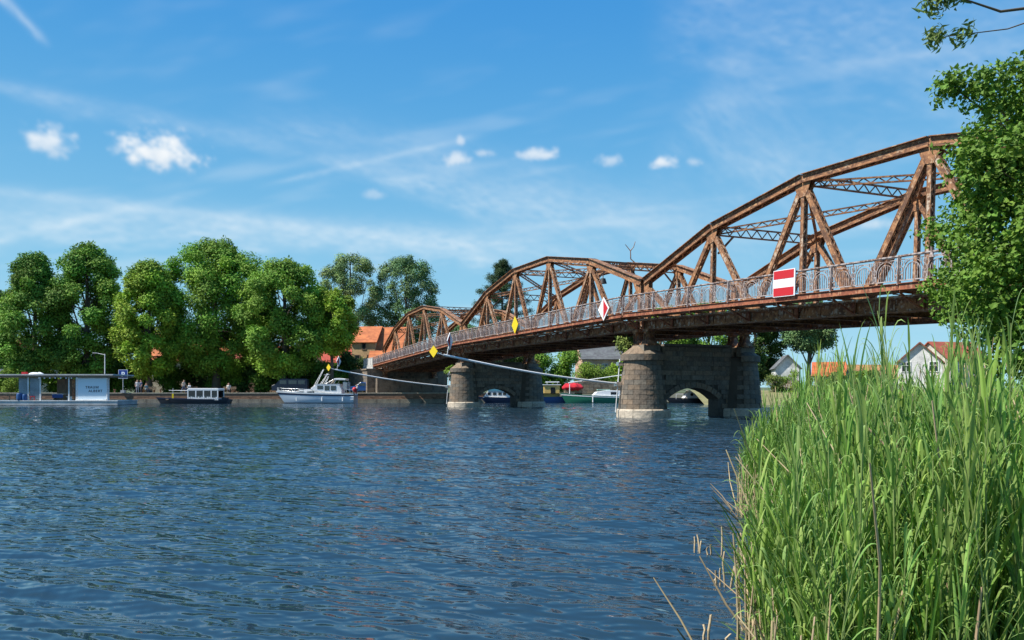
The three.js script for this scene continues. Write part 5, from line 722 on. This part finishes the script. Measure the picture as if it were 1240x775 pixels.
// ───────────────────────────── signs and booms on the bridge ─────────────────────────────
function diamond(w, h, t = 0.03) { const s = new THREE.Shape(); s.moveTo(0, h / 2); s.lineTo(w / 2, 0); s.lineTo(0, -h / 2); s.lineTo(-w / 2, 0); const g = new THREE.ExtrudeGeometry(s, { depth: t, bevelEnabled: false }); return g; }
const BT = -1.1729, gradeY = (x) => x > 0 ? -1.1 * x / SP : x < -SP ? 1.1 * (x + SP) / SP : 0;
function hangers(p, x0, x1) { for (const x of [x0, x1]) p.box(x, 0, -0.06, 0.05, 1.0, 0.05); return p; }
{
  let x = 13.9, p = BW(x, 6.72 + gradeY(x), 1.64), g = thing('no_entry_sign', 'red and white banded square sign on the railing of the near span', 'sign', [p.x, p.y, p.z], BT); g.rotation.order = 'YXZ'; g.rotation.z = -GR;
  new Part().box(0, 0, 0, 1.34, 1.16, 0.04).build('sign_plate', M.signWhite, g); for (const y of [0.37, -0.37]) new Part().box(-0.02, y, 0.022, 1.24, 0.36, 0.012).build('red_band', M.red, g); hangers(new Part(), -0.4, 0.4).build('bracket', M.rail, g);
  x = -1.85; p = BW(x, 6.62, 1.66); g = thing('red_white_diamond', 'red and white diamond on the railing beside the nearer pier', 'sign', [p.x, p.y, p.z], BT); mesh('sign_plate', diamond(1.36, 1.45), M.signWhite, g); { const s = new THREE.Shape(); s.moveTo(0, 0.56); s.lineTo(0.54, 0); s.lineTo(0, -0.56); s.closePath(); const e = new THREE.ExtrudeGeometry(s, { depth: 0.012, bevelEnabled: false }); e.translate(0, 0, 0.032); mesh('red_half', e, M.red, g); } hangers(new Part(), -0.2, 0.2).build('bracket', M.rail, g);
  x = -15.8; p = BW(x, 6.7, 1.66); g = thing('yellow_diamond', 'yellow diamond on the railing at the middle of the middle span', 'sign', [p.x, p.y, p.z], BT); mesh('sign_plate', diamond(1.26, 1.38), M.signYellow, g); new Part().box(0, 0.1, -0.04, 0.05, 1.2, 0.04).build('bracket', M.rail, g);
}
[[0, 'nearer'], [-SP, 'second']].forEach(([x, which]) => {
  const p = BW(x - 0.4, 0, 0), g = thing('sign_boom', `long white boom rising from the ${which} pier with small diamonds at its tip`, 'boom', [p.x, p.y, p.z], BT);
  const pts = []; for (let i = 0; i <= 12; i++) { const t = i / 12; pts.push(V(0, lerp(2.0, 3.55, t) - 0.16 * Math.sin(t * Math.PI), 1.45 + 11 * t)); } new Part().tube(pts, 0.058, 24, 8).build('pole', M.white, g);
  new Part().rod(V(-0.1, 0.3, 1.62), V(-0.1, 3.5, 1.32), 0.036).build('mast_pipe', M.white, g); new Part().box(-0.05, 2.0, 1.5, 0.3, 0.25, 0.35).box(-0.05, 3.2, 1.38, 0.3, 0.2, 0.3).build('bracket', M.chrome, g);
  const tip = 12.45; const a = mesh('yellow_plate', diamond(0.62, 0.66), M.signYellow, g); a.rotation.y = 0.5; a.position.set(0, 3.72, tip + 0.55); new Part().rod(V(0, 3.5, tip - 0.1), V(0, 3.72, tip + 0.55), 0.03).rod(V(0, 3.5, tip - 0.2), V(0, 4.3, tip - 0.35), 0.025).build('arm', M.white, g);
  const b = mesh('red_white_plate', diamond(0.85, 0.95), M.signWhite, g); b.rotation.y = 2.45; b.position.set(0, 4.3, tip - 0.35); const sh = new THREE.Shape(); sh.moveTo(0, 0.38); sh.lineTo(-0.34, 0); sh.lineTo(0, -0.38); const e = new THREE.ExtrudeGeometry(sh, { depth: 0.01, bevelEnabled: false }); e.translate(0, 0, 0.032); mesh('red_half', e, M.red, b);
});
{ // forked rod and floodlight on the far truss of the middle span
  const p = BW(-SP + 3 * PN, TH[3] + 0.25, -WID), g = thing('forked_rod', 'thin forked rod standing on top of the middle span', 'antenna', [p.x, p.y, p.z]); new Part().add(limbGeo([V(0.35, -0.05, 0), V(0.02, 0.25, 0), V(0, 0.9, 0)], [0.05, 0.045, 0.035], 6)).build('stem', M.rust, g); for (const s of [-1, 1]) new Part().add(limbGeo([V(0, 0.88, 0), V(s * 0.25, 1.2, 0), V(s * (s > 0 ? 0.38 : 0.42), s > 0 ? 1.62 : 1.4, 0)], [0.035, 0.03, 0.02], 6)).build('arm', M.rust, g);
  const q = BW(-SP + 2.45 * PN, TH[2] - 0.35, -WID + 0.45), f = thing('floodlight', 'round dark floodlight hung from the upper chord of the middle span', 'lamp', [q.x, q.y, q.z]); const c = new THREE.CylinderGeometry(0.2, 0.32, 0.42, 14); c.translate(0, -0.45, 0); mesh('housing', c, M.black, f); new Part().rod(V(0, -0.25, 0), V(0, 0.2, 0), 0.04).build('bracket', M.rust, f);
}

// ───────────────────────────── reeds ─────────────────────────────
function ribbon(pts, widths, side, twist = 0) {      // a leaf blade with a shallow fold along the middle
  const pos = [], uv = [], idx = [], n = pts.length; for (let i = 0; i < n; i++) { const d = pts[Math.min(i + 1, n - 1)].clone().sub(pts[Math.max(0, i - 1)]).normalize(); let s = side.clone().addScaledVector(d, -side.dot(d)).normalize().applyAxisAngle(d, twist * i / n); const nn = new THREE.Vector3().crossVectors(d, s), w = widths[i] / 2; const a = pts[i].clone().addScaledVector(s, w).addScaledVector(nn, w * 0.35), b = pts[i].clone().addScaledVector(s, -w).addScaledVector(nn, w * 0.35), c = pts[i]; for (const p of [a, c, b]) { pos.push(p.x, p.y, p.z); uv.push(p.x, p.y); } }
  for (let i = 0; i < n - 1; i++) for (let k = 0; k < 2; k++) { const a = i * 3 + k, b = a + 3; idx.push(a, a + 1, b, b, a + 1, b + 1); }
  const g = new THREE.BufferGeometry(); g.setAttribute('position', new THREE.Float32BufferAttribute(pos, 3)); g.setAttribute('uv', new THREE.Float32BufferAttribute(uv, 2)); g.setIndex(idx); g.computeVertexNormals(); return g.toNonIndexed();
}
function leafBlade(base, az, len, wid, lift, droop, r, seg = 7) { const out = V(Math.cos(az), 0, Math.sin(az)), pts = [], ws = []; for (let i = 0; i <= seg; i++) { const t = i / seg; pts.push(base.clone().addScaledVector(out, len * (Math.cos(lift) * t + 0.1 * t * t)).add(V(0, len * (Math.sin(lift) * t - droop * t * t * t), 0))); ws.push(wid * (t < 0.25 ? 0.55 + 1.8 * t : Math.pow(1 - (t - 0.25) / 0.75, 0.75)) + 0.0015); } return ribbon(pts, ws, V(-Math.sin(az), 0, Math.cos(az)), (r() - 0.5) * 1.6); }
function reedPlant(h, seed, big = 1) {                        // common reed: a cane with alternate drooping leaves
  const r = rngOf(seed), lean = (r() - 0.3) * 0.3, la = r() * 6.28, pts = [], rad = [], at2 = (t) => V(Math.cos(la) * lean * t * t * h * 0.5, h * t, Math.sin(la) * lean * t * t * h * 0.5); for (let i = 0; i <= 6; i++) { pts.push(at2(i / 6)); rad.push(lerp(0.0062, 0.002, i / 6)); }
  const leaves = [], n = 12 + Math.floor(r() * 5), a0 = r() * 6.28; for (let k = 0; k < n; k++) { const t = 0.24 + 0.74 * k / (n - 1), a = a0 + (k % 2) * 3.14 + (r() - 0.5) * 1.3; leaves.push(leafBlade(at2(t), a, big * (0.17 + r() * 0.16) * (t > 0.9 ? 0.75 : 1), big * (0.009 + r() * 0.0095), lerp(0.95, 1.36, t) + (r() - 0.5) * 0.3, 0.08 + Math.pow(r(), 1.5) * 0.75 + (big - 1) * 0.35, r)); }
  return { stem: limbGeo(pts, rad, 5), leaves };
}
function sedgeClump(h, seed) {                       // long narrow blades rising from one foot
  const r = rngOf(seed), leaves = []; for (let k = 0; k < 9; k++) { const a = r() * 6.28, L = h * (0.7 + r() * 0.4), b = V((r() - 0.5) * 0.08, 0, (r() - 0.5) * 0.08); leaves.push(leafBlade(b, a, L, 0.011 + r() * 0.009, 1.36 + (r() - 0.5) * 0.22, 0.05 + r() * 0.16, r, 9)); } return leaves;
}
const strip3 = (g) => { for (const n of Object.keys(g.attributes)) if (!['position', 'normal', 'uv'].includes(n)) g.deleteAttribute(n); return g; };
const reedM = leafMat(0.19, 0.35, 0.06, 0.45), reedM2 = leafMat(0.25, 0.42, 0.09, 0.45), sedgeM = leafMat(0.19, 0.36, 0.042, 0.45), caneM = std({ color: lin(0.16, 0.22, 0.06), roughness: 0.6 }), dryM = std({ map: grainMap, color: lin(0.62, 0.48, 0.29), roughness: 0.8 });
const reedH = (t) => 1.14 + 0.46 * sstep(0.0, 0.9, t) - 0.7 * sstep(0.5, 2.8, t);
const bedY = (t) => -0.25 + 0.75 * sstep(-0.6, 3.2, t);
const protos = []; for (let k = 0; k < 12; k++) protos.push(reedPlant(1, 600 + k * 7));      // unit height, scaled when placed
const rs2 = rngOf(700);
{ // the mass of the bed
  const mats = [reedM, reedM2], spots = []; let tries = 0; while (spots.length < 4200 && tries++ < 60000) { const d = 3.3 + Math.pow(rs2(), 1.15) * 10.8, t = Math.pow(rs2(), 1.25) * 4.6; if (d < 3.4 && t < 0.5) continue; const x = shoreX(d) + 0.06 + t; if (x / d > 0.86) continue; spots.push([x, d, t]); }
  const beds = protos.map((p, k) => { const g = mergeGeometries([...p.leaves.map((l) => strip3(l.clone()))]); return g; }), canes = protos.map((p) => strip3(p.stem.clone()));
  const m = new THREE.Matrix4(), q = new THREE.Quaternion(), c = new THREE.Color(), holder = thing('reed_bed', 'dense green reed bed along the near bank', 'reeds'); holder.userData.kind = 'stuff';
  const by = protos.map(() => []); spots.forEach((s, i) => by[i % 12].push(s));
  by.forEach((list, k) => {
    const im = new THREE.InstancedMesh(beds[k], mats[k % 2], list.length), ic = new THREE.InstancedMesh(canes[k], caneM, list.length);
    list.forEach(([x, d, t], i) => { const h = reedH(t) * (rs2() < 0.06 ? 1.12 + rs2() * 0.22 : 0.7 + rs2() * 0.36); q.setFromEuler(new THREE.Euler((rs2() - 0.5) * 0.22, rs2() * 6.28, (rs2() - 0.5) * 0.22)); const wv = 0.9 + rs2() * 0.4; m.compose(V(x, bedY(t), -d), q, V(wv, h, wv)); im.setMatrixAt(i, m); ic.setMatrixAt(i, m); const b = 0.72 + rs2() * 0.55; im.setColorAt(i, c.setRGB(b * (0.9 + rs2() * 0.35), b, b * (0.8 + rs2() * 0.5))); });
    im.name = 'reed_leaves'; ic.name = 'reed_stems'; for (const o of [im, ic]) { o.userData.kind = 'stuff'; o.castShadow = o.receiveShadow = true; holder.add(o); }
  });
  const sg = []; for (let k = 0; k < 6; k++) sg.push(mergeGeometries(sedgeClump(1, 650 + k * 5).map(strip3)));
  for (let k = 0; k < 6; k++) { const n = 330, im = new THREE.InstancedMesh(sg[k], sedgeM, n); for (let i = 0; i < n; i++) { const d = 3.6 + rs2() * 9, t = Math.pow(rs2(), 1.4) * 1.8 + 0.22; m.compose(V(shoreX(d) + t, bedY(t) - 0.02, -d), q.setFromEuler(new THREE.Euler((rs2() - 0.5) * 0.16, rs2() * 6.28, (rs2() - 0.5) * 0.16)), V(1, 1, 1).multiplyScalar((0.8 + rs2() * 0.5) * (0.95 + 0.3 * sstep(0, 1, t)))); im.setMatrixAt(i, m); const b = 0.7 + rs2() * 0.6; im.setColorAt(i, c.setRGB(b * (0.9 + rs2() * 0.4), b, b * (0.7 + rs2() * 0.5))); } im.name = 'sedge_blades'; im.userData.kind = 'stuff'; im.castShadow = im.receiveShadow = true; holder.add(im); }
  // last year's canes and litter among them
  const dry = strip3(limbGeo([V(0, 0, 0), V(0.012, 0.35, 0.005), V(0, 0.7, 0.01), V(0.02, 1, 0)], [0.006, 0.0055, 0.005, 0.003], 5)), n = 1900, im = new THREE.InstancedMesh(dry, dryM, n); for (let i = 0; i < n; i++) { const d = 3.2 + rs2() * 9.5, t = Math.pow(rs2(), 1.5) * 3.4 - 0.04, h = i % 6 === 0 && t > 0.4 ? 1.3 + rs2() * 0.6 : 0.25 + rs2() * 0.75, tl = i % 3 === 0 ? 1.6 : 0.3; m.compose(V(shoreX(d) + t, bedY(t) - 0.02, -d), q.setFromEuler(new THREE.Euler((rs2() - 0.5) * tl, rs2() * 6.28, (rs2() - 0.5) * tl)), V(1 + rs2() * 0.6, h, 1 + rs2() * 0.6)); im.setMatrixAt(i, m); const b = 0.6 + rs2() * 0.6; im.setColorAt(i, c.setRGB(b, b * (0.92 + rs2() * 0.1), b * (0.85 + rs2() * 0.15))); } im.name = 'dry_canes'; im.userData.kind = 'stuff'; im.castShadow = im.receiveShadow = true; holder.add(im);
}
let deadGeo;
{ // reeds at the front of the bed, one by one
  const protosBig = []; for (let k = 0; k < 12; k++) protosBig.push(reedPlant(1, 900 + k * 11, 1.5)); const src = protosBig.map((p, k) => { const g = new THREE.Group(); mesh('stem', p.stem, caneM, g); for (const l of p.leaves) mesh('leaf', l, k % 2 ? reedM : reedM2, g); return g; });
  for (let i = 0; i < 110; i++) {
    const d = 3.7 + Math.pow(rs2(), 1.1) * 7.2, t = rs2() * (d < 5.2 ? 1.6 : 0.7) + 0.02, x = shoreX(d) + t, g = src[i % 12].clone(); g.name = numbered('reed'); const h = reedH(t) * (0.78 + rs2() * 0.32), wv = 1 + rs2() * 0.35;
    g.position.set(x, bedY(t), -d); g.rotation.set((rs2() - 0.5) * 0.2, rs2() * 6.28, (rs2() - 0.5) * 0.2); g.scale.set(wv, h, wv); if (i < 9) { const dl = 5.4 + i * 0.5; g.scale.set(wv, h * 0.62, wv); g.position.set(shoreX(dl) + 0.02 + rs2() * 0.2, -0.2, -dl); g.rotation.set((rs2() - 0.5) * 0.2, rs2() * 0.8 - 0.4, 0.16 + rs2() * 0.3); } scene.add(g); tag(g, 'single green reed with long leaves at the open edge of the reed bed', 'reed', 'reeds at the edge of the bed');
  }
  // broken dead canes standing in the water
  deadGeo = [0, 1, 2, 3].map((k) => { const r = rngOf(800 + k); return limbGeo([V(0, -0.3, 0), V((r() - 0.5) * 0.02, 0.3, 0), V((r() - 0.5) * 0.04, 0.7, (r() - 0.5) * 0.03), V((r() - 0.5) * 0.05, 1, 0)], [0.0085, 0.008, 0.0075, 0.007], 6); });
  const S = [[858, 775, 745], [852, 775, 757], [848, 671, 655], [841, 668, 650], [846, 665, 648], [857, 675, 662], [861, 672, 658], [874, 668, 638], [867, 708, 690], [878, 712, 668], [872, 708, 688], [885, 712, 678], [893, 695, 664], [899, 712, 677], [905, 700, 668], [911, 672, 642], [897, 676, 650], [893, 720, 700], [866, 706, 700], [905, 775, 748], [914, 772, 750], [910, 765, 742], [921, 748, 700], [926, 752, 720], [899, 690, 655], [903, 706, 672], [908, 712, 680], [916, 700, 662], [880, 775, 768]];
  S.forEach(([px, yb, yt], i) => { const d = F * EYE / (Math.max(yb, 640) - HY), h = (yb - yt) / F * d, m = mesh('dead_reed_stub', deadGeo[i % 4], dryM); m.position.set((px - CX) / F * d, 0, -d); m.scale.set(1.1, h, 1.1); m.rotation.set((rs2() - 0.5) * 0.25, rs2() * 6, (rs2() - 0.45) * 0.3); tag(m, 'broken pale dead reed stub standing in open water', 'reed stub', 'dead reed stubs in the water'); });
}
for (let i = 0; i < 46; i++) { const d = 4.7 + rs2() * 3.4, t = rs2() * 0.42 - 0.2, m = mesh('dead_reed_cane', deadGeo[i % 4], dryM); m.position.set(shoreX(d) + t, -0.02, -d); m.scale.set(1, 0.22 + rs2() * 0.42, 1); m.rotation.set((rs2() - 0.5) * 0.3, rs2() * 6, (rs2() - 0.4) * 0.4); tag(m, 'pale dead cane at the foot of the reed bed beside the water', 'reed cane', 'dead canes at the foot of the reed bed'); }
renderer.render(scene, camera);
